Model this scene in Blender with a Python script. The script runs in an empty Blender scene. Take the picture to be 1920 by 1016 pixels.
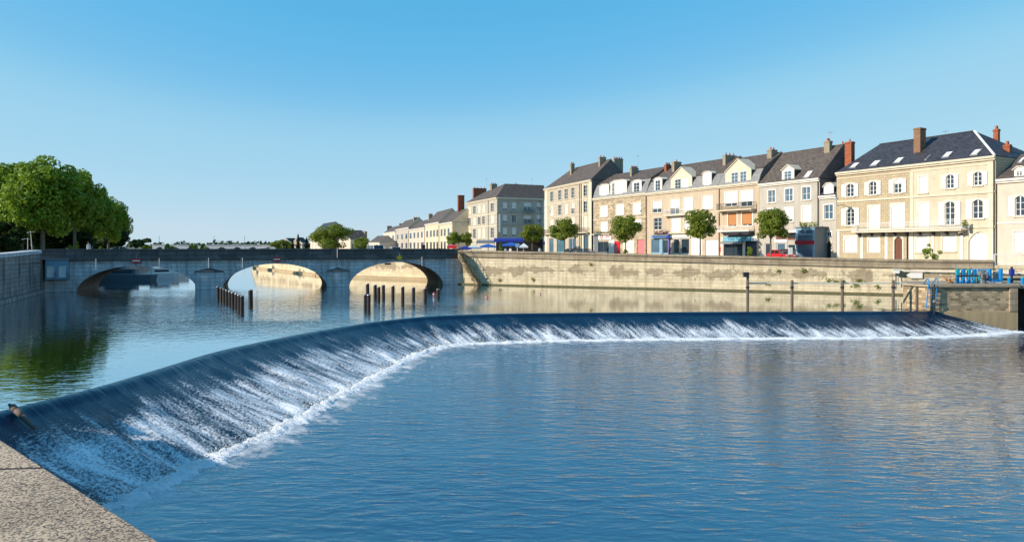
import bpy, bmesh, math, random
from mathutils import Vector, noise, Matrix
sc = bpy.context.scene
R = math.radians
# ------------------------------------------------------------ camera
E = 4.37            # eye height above the upper water (z = 0)
F = 1250.0          # focal length in photo pixels (1920 wide)
HZ = 462.0          # horizon row in the photo
cd = bpy.data.cameras.new('camera'); cam = bpy.data.objects.new('camera', cd)
sc.collection.objects.link(cam); sc.camera = cam
cam.location = (0, 0, E); cam.rotation_euler = (R(90), 0, 0)
cd.sensor_width = 36; cd.lens = F/1920*36; cd.shift_y = (HZ-508)/1920
cd.clip_start = .1; cd.clip_end = 6000
# ------------------------------------------------------------ sky and sun
SUN_AZ = Vector((-.95, -.31)).normalized(); SUN_EL = R(26)
w = bpy.data.worlds.new('World'); sc.world = w; w.use_nodes = True
nt = w.node_tree; bg = nt.nodes['Background']
sky = nt.nodes.new('ShaderNodeTexSky'); sky.sky_type = 'NISHITA'; sky.sun_disc = False
sky.sun_elevation = SUN_EL; sky.sun_rotation = math.atan2(SUN_AZ.x, SUN_AZ.y)
sky.air_density = 1.0; sky.dust_density = 0; sky.ozone_density = 3.0
# film response of the photograph: cyan-leaning blues, pale horizon instead of a yellow one
m1 = nt.nodes.new('ShaderNodeVectorMath'); m1.operation = 'SCALE'; m1.inputs['Scale'].default_value = .15
m2_ = nt.nodes.new('ShaderNodeVectorMath'); m2_.operation = 'SCALE'; m2_.inputs['Scale'].default_value = 1/.15
cv = nt.nodes.new('ShaderNodeRGBCurve'); cv.mapping.extend = 'HORIZONTAL'
for ci, pts in enumerate((((0,0),(.06,.05),(.17,.088),(.25,.16),(.34,.285),(.45,.335),(.9,.49)), ((0,0),(.13,.20),(.319,.395),(.43,.455),(.55,.55),(.68,.58),(.95,.63)), ((0,0),(.25,.44),(.55,.68),(.8,.74),(.95,.75)))):
    c = cv.mapping.curves[ci]
    c.points[0].location = pts[0]; c.points[1].location = pts[-1]
    for p in pts[1:-1]: c.points.new(*p)
cv.mapping.update()
nt.links.new(sky.outputs[0], m1.inputs[0]); nt.links.new(m1.outputs[0], cv.inputs['Color']); nt.links.new(cv.outputs[0], m2_.inputs[0]); nt.links.new(m2_.outputs[0], bg.inputs[0])
bg.inputs[1].default_value = .15
sl = bpy.data.lights.new('sun', 'SUN'); so = bpy.data.objects.new('sun', sl); sc.collection.objects.link(so)
sl.energy = 5.0; sl.angle = R(.55); sl.color = (1, .895, .765)
sd = Vector((SUN_AZ.x*math.cos(SUN_EL), SUN_AZ.y*math.cos(SUN_EL), math.sin(SUN_EL)))
so.rotation_euler = (-sd).to_track_quat('-Z', 'Y').to_euler()
sc.view_settings.view_transform = 'Standard'; sc.view_settings.look = 'None'
sc.view_settings.exposure = .2; sc.view_settings.gamma = 1
sc.render.engine = 'CYCLES'; sc.cycles.max_bounces = 6; sc.cycles.caustics_reflective = False
sc.cycles.caustics_refractive = False

rnd = random.Random(7)
# ------------------------------------------------------------ materials
def newmat(name):
    m = bpy.data.materials.new(name); m.use_nodes = True
    n = m.node_tree; b = n.nodes['Principled BSDF']; return m, n, b
def N(n, t, **k):
    o = n.nodes.new(t)
    for a, v in k.items(): setattr(o, a, v)
    return o
def plain(name, col, rough=.7, spec=.3, metal=0, var=.12, scale=3):
    m, n, b = newmat(name)
    b.inputs['Roughness'].default_value = rough; b.inputs['Specular IOR Level'].default_value = spec
    b.inputs['Metallic'].default_value = metal
    tc = N(n, 'ShaderNodeTexCoord'); no = N(n, 'ShaderNodeTexNoise'); no.inputs['Scale'].default_value = scale
    no.inputs['Detail'].default_value = 5
    n.links.new(tc.outputs['Object'], no.inputs['Vector'])
    mx = N(n, 'ShaderNodeMix', data_type='RGBA')
    mx.inputs['A'].default_value = tuple(c*(1-var) for c in col)+(1,)
    mx.inputs['B'].default_value = tuple(min(1, c*(1+var)) for c in col)+(1,)
    n.links.new(no.outputs['Fac'], mx.inputs['Factor']); n.links.new(mx.outputs['Result'], b.inputs['Base Color'])
    return m
def wallmat(name, col, dark=None, brick=None, streak=.35, scale=.6, bump=.02, mortar=None, rough=.85, stain_lo=.5, stain_hi=.75):
    """plaster / stone: colour patches, run-off streaks, optional coursed blocks (object x, z)"""
    m, n, b = newmat(name); L = n.links.new
    b.inputs['Roughness'].default_value = rough; b.inputs['Specular IOR Level'].default_value = .2
    dark = dark or tuple(c*.55 for c in col)
    tc = N(n, 'ShaderNodeTexCoord'); sx = N(n, 'ShaderNodeSeparateXYZ'); L(tc.outputs['Object'], sx.inputs[0])
    ad = N(n, 'ShaderNodeMath', operation='ADD'); L(sx.outputs[0], ad.inputs[0]); L(sx.outputs[1], ad.inputs[1])
    cb = N(n, 'ShaderNodeCombineXYZ'); L(ad.outputs[0], cb.inputs[0]); L(sx.outputs[2], cb.inputs[1])
    n1 = N(n, 'ShaderNodeTexNoise'); n1.inputs['Scale'].default_value = scale; n1.inputs['Detail'].default_value = 8
    n1.inputs['Roughness'].default_value = .65; L(cb.outputs[0], n1.inputs['Vector'])
    mp = N(n, 'ShaderNodeMapping'); mp.inputs['Scale'].default_value = (2.2, .25, 1); L(cb.outputs[0], mp.inputs[0])
    n2 = N(n, 'ShaderNodeTexNoise'); n2.inputs['Scale'].default_value = 1.0; n2.inputs['Detail'].default_value = 6
    L(mp.outputs[0], n2.inputs['Vector'])
    r1 = N(n, 'ShaderNodeMapRange'); r1.inputs[1].default_value = stain_lo; r1.inputs[2].default_value = stain_hi
    L(n1.outputs['Fac'], r1.inputs[0])
    r2 = N(n, 'ShaderNodeMapRange'); r2.inputs[1].default_value = .46; r2.inputs[2].default_value = .66
    r2.inputs[4].default_value = streak; L(n2.outputs['Fac'], r2.inputs[0])
    mxf = N(n, 'ShaderNodeMath', operation='MAXIMUM'); 
    m5 = N(n, 'ShaderNodeMath', operation='MULTIPLY'); m5.inputs[1].default_value = .6; L(r1.outputs[0], m5.inputs[0])
    L(m5.outputs[0], mxf.inputs[0]); L(r2.outputs[0], mxf.inputs[1])
    mx = N(n, 'ShaderNodeMix', data_type='RGBA'); mx.inputs['B'].default_value = dark+(1,)
    L(mxf.outputs[0], mx.inputs['Factor'])
    h = n1.outputs['Fac']
    if brick:
        bt = N(n, 'ShaderNodeTexBrick'); bt.inputs['Scale'].default_value = 1
        bt.inputs['Brick Width'].default_value = brick[0]; bt.inputs['Row Height'].default_value = brick[1]
        bt.inputs['Mortar Size'].default_value = brick[1]*.05; bt.inputs['Mortar Smooth'].default_value = .3
        v = brick[2]
        bt.inputs['Color1'].default_value = tuple(c*(1-v) for c in col)+(1,)
        bt.inputs['Color2'].default_value = tuple(min(1, c*(1+v)) for c in col)+(1,)
        bt.inputs['Mortar'].default_value = (mortar or tuple(c*.6 for c in col))+(1,)
        L(cb.outputs[0], bt.inputs['Vector']); L(bt.outputs['Color'], mx.inputs['A'])
        sb = N(n, 'ShaderNodeMath', operation='SUBTRACT'); L(n1.outputs['Fac'], sb.inputs[0]); L(bt.outputs['Fac'], sb.inputs[1]); h = sb.outputs[0]
    else: mx.inputs['A'].default_value = col+(1,)
    L(mx.outputs['Result'], b.inputs['Base Color'])
    bp = N(n, 'ShaderNodeBump'); bp.inputs['Distance'].default_value = bump; bp.inputs['Strength'].default_value = .8
    L(h, bp.inputs['Height']); L(bp.outputs[0], b.inputs['Normal'])
    return m
def glassmat(name, col=(.03, .045, .06), rough=.06):
    m, n, b = newmat(name); b.inputs['Base Color'].default_value = col+(1,); b.inputs['Roughness'].default_value = rough
    b.inputs['Specular IOR Level'].default_value = .9; return m
def leafmat(name, a, c):
    m, n, b = newmat(name); L = n.links.new
    b.inputs['Roughness'].default_value = .55; b.inputs['Specular IOR Level'].default_value = .3
    g = N(n, 'ShaderNodeNewGeometry'); tc = N(n, 'ShaderNodeTexCoord'); no = N(n, 'ShaderNodeTexNoise'); no.inputs['Scale'].default_value = .9
    L(tc.outputs['Object'], no.inputs['Vector'])
    av = N(n, 'ShaderNodeMath', operation='ADD'); L(g.outputs['Random Per Island'], av.inputs[0]); L(no.outputs['Fac'], av.inputs[1])
    hf = N(n, 'ShaderNodeMath', operation='MULTIPLY'); hf.inputs[1].default_value = .5; L(av.outputs[0], hf.inputs[0])
    mx = N(n, 'ShaderNodeMix', data_type='RGBA'); mx.inputs['A'].default_value = a+(1,); mx.inputs['B'].default_value = c+(1,)
    L(hf.outputs[0], mx.inputs['Factor']); L(mx.outputs['Result'], b.inputs['Base Color'])
    tr = N(n, 'ShaderNodeBsdfTranslucent'); L(mx.outputs['Result'], tr.inputs[0])
    ms = N(n, 'ShaderNodeMixShader'); ms.inputs[0].default_value = .4
    L(b.outputs[0], ms.inputs[1]); L(tr.outputs[0], ms.inputs[2]); L(ms.outputs[0], n.nodes['Material Output'].inputs[0])
    return m
M = {}
M['trim'] = wallmat('pale stone trim', (.68, .58, .43), streak=.15, scale=1.2, bump=.005)
M['trimw'] = wallmat('white stone trim', (.76, .70, .60), streak=.1, scale=1.2, bump=.005)
M['h1'] = wallmat('greyish cream limestone', (.53, .45, .34), streak=.3, brick=(.8, .35, .05))
M['h2'] = wallmat('tan mixed stone', (.46, .36, .24), streak=.3, brick=(.7, .32, .28), scale=1.2)
M['h3'] = wallmat('beige render', (.53, .42, .30), streak=.28, scale=.4)
M['h4'] = wallmat('warm beige render', (.51, .40, .28), streak=.28, scale=.4)
M['h5'] = wallmat('pale grey beige render', (.48, .43, .36), streak=.28, scale=.4)
M['h6a'] = wallmat('ochre rubble render', (.50, .40, .26), streak=.3, scale=1.4, brick=(.5, .28, .06))
M['h6b'] = wallmat('light cream render', (.60, .51, .37), streak=.25, scale=.4)
M['h7'] = wallmat('pinkish cream render', (.64, .53, .42), streak=.25, scale=.4)
M['h0'] = wallmat('hotel limestone', (.50, .45, .36), streak=.25, brick=(.8, .35, .06))
M['low'] = wallmat('pale terrace render', (.72, .60, .46), streak=.15, scale=.3)
M['low2'] = wallmat('yellowish terrace render', (.66, .55, .38), streak=.15, scale=.3)
M['gable'] = wallmat('dark slate hung gable', (.16, .14, .13), brick=(.3, .18, .2), streak=.2)  # gable ends and right side walls: their shade is put into the colour
M['slate'] = wallmat('brown grey slate roof', (.125, .10, .085), brick=(.32, .16, .3), streak=.25, rough=.7, bump=.01, mortar=(.05, .045, .04))
M['slated'] = wallmat('dark blue grey slate roof', (.055, .055, .065), brick=(.32, .16, .3), streak=.2, rough=.55, bump=.01, mortar=(.03, .03, .035))
M['slatel'] = wallmat('light grey mansard slate', (.27, .26, .25), brick=(.3, .14, .2), streak=.2, rough=.5, bump=.006, mortar=(.15, .15, .15))
M['chimb'] = wallmat('brown brick chimney', (.30, .17, .10), brick=(.22, .08, .25), streak=.3)
M['chim'] = wallmat('chimney render', (.33, .27, .19), streak=.5)
M['chimr'] = wallmat('red chimney brick', (.38, .12, .06), brick=(.22, .08, .2), streak=.3)
M['pot'] = plain('terracotta', (.45, .15, .07))
M['white'] = plain('white paint', (.80, .77, .72), .5, var=.04)
M['cream'] = plain('cream paint', (.74, .68, .56), .5, var=.04)
M['blindw'] = plain('white roller blind', (.82, .78, .70), .55, var=.03)
M['glass'] = glassmat('window glass')
M['glassb'] = glassmat('blue window glass', (.08, .14, .19))
M['iron'] = plain('black iron', (.03, .03, .035), .5)
M['grey'] = plain('grey metal', (.28, .28, .28), .45, metal=.3)
M['whitem'] = plain('white metal', (.75, .75, .74), .4, var=.03)
M['brown'] = plain('brown wood', (.16, .06, .035), .5, var=.25)
M['orange'] = plain('orange brown blind', (.50, .22, .08), .6)
M['red'] = plain('red paint', (.62, .02, .03), .4)
M['pink'] = plain('pink paint', (.62, .20, .20), .5)
M['darkred'] = plain('dark red band', (.35, .012, .03), .4)
M['blue'] = plain('bright blue paint', (.012, .22, .52), .4)
M['teal'] = plain('teal blue paint', (.02, .34, .42), .4)
M['navy'] = plain('navy canvas', (.02, .04, .28), .7)
M['royal'] = plain('royal blue canvas', (.03, .12, .45), .7)
M['shopblue'] = plain('pale blue shopfront', (.22, .36, .46), .5)
M['shopgrey'] = plain('grey shopfront', (.15, .18, .20), .5)
M['signblue'] = plain('aqua sign board', (.16, .42, .55), .4)
M['ink'] = plain('dark teal lettering', (.01, .08, .12), .5)
M['yellow'] = plain('yellow sign paint', (.80, .52, .02), .4)
M['dark'] = plain('dark interior', (.02, .02, .022), .8)
M['pile'] = plain('tarred timber', (.035, .026, .022), .6, var=.4, scale=6)
M['wood'] = plain('weathered driftwood', (.16, .12, .09), .8, var=.4, scale=8)
M['bark'] = plain('grey bark', (.16, .13, .10), .9, var=.4, scale=4)
M['leaf'] = leafmat('plane leaves', (.07, .15, .012), (.34, .46, .035))
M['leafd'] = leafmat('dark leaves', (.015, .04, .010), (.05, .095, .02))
M['leafs'] = leafmat('street tree leaves', (.08, .14, .018), (.34, .38, .04))
M['leafy'] = leafmat('yellow green leaves', (.12, .2, .015), (.28, .36, .04))
M['conif'] = leafmat('conifer needles', (.012, .035, .015), (.03, .06, .022))
M['flower'] = leafmat('purple flowers', (.07, .03, .05), (.22, .06, .16))
M['bridge'] = wallmat('bridge limestone', (.66, .67, .68), dark=(.26, .26, .26), brick=(.9, .38, .12), streak=.6, scale=.5, bump=.03)
M['bridged'] = wallmat('dark weathered parapet stone', (.14, .135, .13), dark=(.05, .05, .05), brick=(1.6, .5, .25), streak=.4, scale=.8, bump=.03)
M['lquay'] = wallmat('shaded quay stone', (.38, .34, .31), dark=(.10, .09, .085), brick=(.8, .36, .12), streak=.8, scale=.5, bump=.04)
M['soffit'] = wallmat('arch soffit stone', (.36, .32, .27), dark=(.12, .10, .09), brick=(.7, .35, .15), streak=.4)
M['car_glass'] = glassmat('car glass', (.02, .025, .03), .05)
M['tyre'] = plain('tyre rubber', (.02, .02, .02), .8)
M['redcar'] = plain('red car paint', (.60, .01, .02), .25, .6, var=.02)
M['whitecar'] = plain('white car paint', (.75, .75, .76), .25, .6, var=.02)
M['greycar'] = plain('silver car paint', (.30, .32, .34), .25, .6, metal=.4, var=.02)
M['darkcar'] = plain('dark car paint', (.03, .03, .04), .25, .6, var=.02)
M['skin'] = plain('skin', (.45, .26, .18), .6)
M['cloth_w'] = plain('white cloth', (.7, .68, .66), .9)
M['cloth_d'] = plain('dark cloth', (.04, .045, .06), .9)
M['hair'] = plain('dark hair', (.03, .02, .015), .8)

def quaymat():
    m = wallmat('sunlit quay masonry', (.78, .65, .44), dark=(.34, .26, .16), brick=(.9, .34, .10), streak=.45, scale=.35, bump=.02, mortar=(.66, .53, .34), stain_lo=.5, stain_hi=.7)
    # exposed darker brick patches half way up the wall, where the render has come off
    n = m.node_tree; L = n.links.new; b = n.nodes['Principled BSDF']
    src = b.inputs['Base Color'].links[0].from_socket
    tc = N(n, 'ShaderNodeTexCoord'); sx = N(n, 'ShaderNodeSeparateXYZ'); L(tc.outputs['Object'], sx.inputs[0])
    no = N(n, 'ShaderNodeTexNoise'); no.inputs['Scale'].default_value = .45; no.inputs['Detail'].default_value = 9; no.inputs['Roughness'].default_value = .72
    L(tc.outputs['Object'], no.inputs['Vector'])
    d = N(n, 'ShaderNodeMath', operation='SUBTRACT'); d.inputs[1].default_value = 1.75; L(sx.outputs[2], d.inputs[0])
    ab = N(n, 'ShaderNodeMath', operation='ABSOLUTE'); L(d.outputs[0], ab.inputs[0])
    k = N(n, 'ShaderNodeMath', operation='MULTIPLY'); k.inputs[1].default_value = .22; L(ab.outputs[0], k.inputs[0])
    s = N(n, 'ShaderNodeMath', operation='SUBTRACT'); L(no.outputs['Fac'], s.inputs[0]); L(k.outputs[0], s.inputs[1])
    r = N(n, 'ShaderNodeMapRange'); r.inputs[1].default_value = .425; r.inputs[2].default_value = .46; r.inputs[4].default_value = .75; L(s.outputs[0], r.inputs[0])
    bt = N(n, 'ShaderNodeTexBrick'); bt.inputs['Scale'].default_value = 1; bt.inputs['Brick Width'].default_value = .35; bt.inputs['Row Height'].default_value = .16
    bt.inputs['Mortar Size'].default_value = .012
    bt.inputs['Color1'].default_value = (.20, .15, .10, 1); bt.inputs['Color2'].default_value = (.36, .27, .17, 1); bt.inputs['Mortar'].default_value = (.45, .36, .24, 1)
    cb = N(n, 'ShaderNodeCombineXYZ'); L(sx.outputs[0], cb.inputs[0]); L(sx.outputs[2], cb.inputs[1]); L(cb.outputs[0], bt.inputs['Vector'])
    mx = N(n, 'ShaderNodeMix', data_type='RGBA'); L(r.outputs[0], mx.inputs['Factor']); L(src, mx.inputs['A']); L(bt.outputs['Color'], mx.inputs['B'])
    L(mx.outputs['Result'], b.inputs['Base Color']); return m
M['quay'] = quaymat()
M['coping'] = wallmat('grey brown coping stone', (.40, .32, .22), dark=(.17, .13, .09), brick=(1.4, .4, .12), streak=.5, scale=.9, bump=.02)
M['pier'] = wallmat('rough brown coursed stone', (.42, .32, .20), dark=(.16, .12, .07), brick=(.38, .17, .45), streak=.3, scale=1.0, bump=.06, mortar=(.55, .45, .30))
M['pierlow'] = wallmat('smooth wet tan stone', (.48, .36, .21), dark=(.20, .14, .08), streak=.4, scale=.8)
M['algae'] = wallmat('algae stained footing', (.17, .15, .08), dark=(.05, .06, .03), streak=.5, scale=1.2)
M['lockdark'] = wallmat('dark damp lock wall', (.05, .045, .05), streak=.3)  # shade of the sluice recess put into the colour; also fills ledge joints
M['street'] = plain('pale paving', (.30, .28, .25), .9, var=.1, scale=.4)
M['asphalt'] = plain('asphalt', (.055, .055, .055), .9, scale=.5)
M['bank'] = plain('bank ground', (.14, .13, .09), .95, var=.4, scale=.05)

def watermat(name, body, rough, layers, mask=None, ior=1.333, shine=0):
    """layers: (scale, stretch (x,y), distance)"""
    m, n, b = newmat(name); L = n.links.new
    b.inputs['Base Color'].default_value = body+(1,); b.inputs['Roughness'].default_value = rough
    b.inputs['IOR'].default_value = ior; b.inputs['Specular IOR Level'].default_value = .5
    tc = N(n, 'ShaderNodeTexCoord'); prev = None
    for (s, st, dist, rot, det, *rg) in layers:
        mp = N(n, 'ShaderNodeMapping'); mp.inputs['Scale'].default_value = (s*st[0], s*st[1], s); mp.inputs['Rotation'].default_value = (0, 0, R(rot))
        L(tc.outputs['Object'], mp.inputs[0])
        no = N(n, 'ShaderNodeTexNoise'); no.inputs['Scale'].default_value = 1; no.inputs['Detail'].default_value = det
        no.inputs['Roughness'].default_value = .55; no.inputs['Distortion'].default_value = .4
        if rg: no.noise_type = 'RIDGED_MULTIFRACTAL'
        L(mp.outputs[0], no.inputs['Vector'])
        bp = N(n, 'ShaderNodeBump'); bp.inputs['Strength'].default_value = 1; bp.inputs['Distance'].default_value = dist
        L(no.outputs['Fac'], bp.inputs['Height'])
        if mask:
            k = mask(n, tc); L(k, bp.inputs['Strength'])
        if prev: L(prev, bp.inputs['Normal'])
        prev = bp.outputs[0]
    L(prev, b.inputs['Normal'])
    if shine:
        g = N(n, 'ShaderNodeBsdfGlossy'); g.inputs['Color'].default_value = (.93, .97, 1, 1); g.inputs['Roughness'].default_value = rough; L(prev, g.inputs['Normal'])
        ms = N(n, 'ShaderNodeMixShader'); ms.inputs[0].default_value = shine
        L(b.outputs[0], ms.inputs[1]); L(g.outputs[0], ms.inputs[2]); L(ms.outputs[0], n.nodes['Material Output'].inputs[0])
    return m
def gust(n, tc):
    L = n.links.new
    mp = N(n, 'ShaderNodeMapping'); mp.inputs['Scale'].default_value = (.07, .16, 1); L(tc.outputs['Object'], mp.inputs[0])
    no = N(n, 'ShaderNodeTexNoise'); no.inputs['Scale'].default_value = 1; no.inputs['Detail'].default_value = 4; L(mp.outputs[0], no.inputs['Vector'])
    r = N(n, 'ShaderNodeMapRange'); r.inputs[1].default_value = .38; r.inputs[2].default_value = .62; r.inputs[3].default_value = .55; r.inputs[4].default_value = 1.0
    L(no.outputs['Fac'], r.inputs[0]); return r.outputs[0]
def calm(n, tc):
    # wind-ruffled belt in the middle of the pool, glassy by the walls and above the weir
    L = n.links.new; sx = N(n, 'ShaderNodeSeparateXYZ'); L(tc.outputs['Object'], sx.inputs[0])
    def ramp(src, a, b_, lo, hi):
        r = N(n, 'ShaderNodeMapRange'); r.interpolation_type = 'SMOOTHSTEP'
        for i, q in enumerate((a, b_, lo, hi)): r.inputs[i+1].default_value = q
        L(src, r.inputs[0]); return r.outputs[0]
    def mul(a, b_):
        o = N(n, 'ShaderNodeMath', operation='MULTIPLY'); L(a, o.inputs[0]); L(b_, o.inputs[1]); return o.outputs[0]
    mp = N(n, 'ShaderNodeMapping'); mp.inputs['Scale'].default_value = (.06, .12, 1); L(tc.outputs['Object'], mp.inputs[0])
    no = N(n, 'ShaderNodeTexNoise'); no.inputs['Scale'].default_value = 1; no.inputs['Detail'].default_value = 4; L(mp.outputs[0], no.inputs['Vector'])
    g = ramp(no.outputs['Fac'], .35, .6, .45, 1.0)
    near = ramp(sx.outputs[1], 30, 42, .25, 1.0); far = ramp(sx.outputs[1], 58, 72, 1.0, .12); right = ramp(sx.outputs[0], -6, 6, 1.0, .10)
    return mul(mul(g, near), mul(far, right))
M['w_up'] = watermat('calm upper river', (.010, .028, .030), .02, [(1.4, (.8, 1.5), .045, 8, 3), (4.0, (.7, 1.6), .012, -12, 2)], calm, 1.8, .72)
M['w_lo'] = watermat('rippled lower river', (.001, .012, .040), .015, [(.45, (1, 1.5), .026, 12, 2), (1.0, (.7, 1.7), .028, -10, 4, 1), (2.4, (.6, 1.6), .034, 8, 4), (2.8, (.6, 1.8), .018, -4, 3, 1)], gust, 2.0, .22)

def weirmat():
    m, n, b = newmat('cascading water'); L = n.links.new
    uv = N(n, 'ShaderNodeUVMap'); sx = N(n, 'ShaderNodeSeparateXYZ'); L(uv.outputs[0], sx.inputs[0])
    def nz(sc_, det, ro):
        mp = N(n, 'ShaderNodeMapping'); mp.inputs['Scale'].default_value = sc_; L(uv.outputs[0], mp.inputs[0])
        no = N(n, 'ShaderNodeTexNoise'); no.inputs['Scale'].default_value = 1; no.inputs['Detail'].default_value = det; no.inputs['Roughness'].default_value = ro
        L(mp.outputs[0], no.inputs['Vector']); return no.outputs['Fac']
    def ma(op, a, c):
        o = N(n, 'ShaderNodeMath', operation=op)
        for i, q in enumerate((a, c)):
            if isinstance(q, (int, float)): o.inputs[i].default_value = q
            else: L(q, o.inputs[i])
        return o.outputs[0]
    big = nz((.5, 1.2, 1), 2, .5); st = nz((2.3, 1.7, 1), 5, .62); fine = nz((11, 38, 1), 6, .8)
    v = sx.outputs[1]
    # foam grows down the slope, gathered in streaks that follow the flow
    t = ma('ADD', ma('MULTIPLY', big, .40), ma('ADD', ma('MULTIPLY', st, .95), ma('MULTIPLY', fine, 1.25)))
    t = ma('ADD', t, ma('MULTIPLY', ma('MINIMUM', v, .7), .62))
    r = N(n, 'ShaderNodeMapRange'); r.inputs[1].default_value = 1.60; r.inputs[2].default_value = 1.88; L(t, r.inputs[0])
    gate = N(n, 'ShaderNodeMapRange'); gate.inputs[1].default_value = .09; gate.inputs[2].default_value = .34; L(v, gate.inputs[0])
    foam = ma('MULTIPLY', r.outputs[0], gate.outputs[0])
    mx = N(n, 'ShaderNodeMix', data_type='RGBA'); mx.inputs['A'].default_value = (.002, .018, .045, 1); mx.inputs['B'].default_value = (.92, .93, .93, 1)
    L(foam, mx.inputs['Factor']); L(mx.outputs['Result'], b.inputs['Base Color'])
    rr = N(n, 'ShaderNodeMapRange'); rr.inputs[3].default_value = .10; rr.inputs[4].default_value = .8; L(foam, rr.inputs[0]); L(rr.outputs[0], b.inputs['Roughness'])
    b.inputs['IOR'].default_value = 1.25
    h = ma('ADD', ma('MULTIPLY', st, .6), ma('MULTIPLY', fine, .35))
    bp = N(n, 'ShaderNodeBump'); bp.inputs['Distance'].default_value = .12
    L(ma('MULTIPLY', gate.outputs[0], .8), bp.inputs['Strength']); L(h, bp.inputs['Height'])
    bp2 = N(n, 'ShaderNodeBump'); bp2.inputs['Distance'].default_value = .05; bp2.inputs['Strength'].default_value = .8
    L(nz((5.5, 1.6, 1), 4, .6), bp2.inputs['Height']); L(bp.outputs[0], bp2.inputs['Normal']); L(bp2.outputs[0], b.inputs['Normal'])
    return m
M['weir'] = weirmat()
def foammat(name, lo, hi, sc_=(2.0, 1.0, 1)):
    m, n, b = newmat(name); L = n.links.new
    b.inputs['Base Color'].default_value = (.92, .93, .93, 1); b.inputs['Roughness'].default_value = .8
    uv = N(n, 'ShaderNodeUVMap'); mp = N(n, 'ShaderNodeMapping'); mp.inputs['Scale'].default_value = sc_; L(uv.outputs[0], mp.inputs[0])
    no = N(n, 'ShaderNodeTexNoise'); no.inputs['Scale'].default_value = 1; no.inputs['Detail'].default_value = 9; no.inputs['Roughness'].default_value = .7; L(mp.outputs[0], no.inputs['Vector'])
    sx = N(n, 'ShaderNodeSeparateXYZ'); L(uv.outputs[0], sx.inputs[0])
    # v runs 0 (weir foot) to 1 (open water): foam thins out
    k = N(n, 'ShaderNodeMath', operation='MULTIPLY_ADD'); k.inputs[1].default_value = -.42; L(sx.outputs[1], k.inputs[0]); L(no.outputs['Fac'], k.inputs[2])
    r = N(n, 'ShaderNodeMapRange'); r.inputs[1].default_value = lo; r.inputs[2].default_value = hi; L(k.outputs[0], r.inputs[0]); L(r.outputs[0], b.inputs['Alpha'])
    return m
M['foam_sheet'] = foammat('drifting foam', .34, .62, (1.2, 2.6, 1))
def ridgemat():
    m, n, b = newmat('boiling foam'); L = n.links.new; b.inputs['Base Color'].default_value = (.94, .95, .95, 1); b.inputs['Roughness'].default_value = .8
    uv = N(n, 'ShaderNodeUVMap'); mp = N(n, 'ShaderNodeMapping'); mp.inputs['Scale'].default_value = (7, 3.2, 1); L(uv.outputs[0], mp.inputs[0])
    no = N(n, 'ShaderNodeTexNoise'); no.inputs['Scale'].default_value = 1; no.inputs['Detail'].default_value = 8; no.inputs['Roughness'].default_value = .75; L(mp.outputs[0], no.inputs['Vector'])
    sx = N(n, 'ShaderNodeSeparateXYZ'); L(uv.outputs[0], sx.inputs[0])
    d = N(n, 'ShaderNodeMath', operation='SUBTRACT'); d.inputs[1].default_value = .45; L(sx.outputs[1], d.inputs[0])
    a = N(n, 'ShaderNodeMath', operation='ABSOLUTE'); L(d.outputs[0], a.inputs[0])
    k = N(n, 'ShaderNodeMath', operation='MULTIPLY_ADD'); k.inputs[1].default_value = -.75; L(a.outputs[0], k.inputs[0]); L(no.outputs['Fac'], k.inputs[2])
    r = N(n, 'ShaderNodeMapRange'); r.inputs[1].default_value = .02; r.inputs[2].default_value = .15; L(k.outputs[0], r.inputs[0]); L(r.outputs[0], b.inputs['Alpha'])
    bp = N(n, 'ShaderNodeBump'); bp.inputs['Distance'].default_value = .12; L(no.outputs['Fac'], bp.inputs['Height']); L(bp.outputs[0], b.inputs['Normal'])
    return m
M['foam'] = ridgemat()
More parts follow.
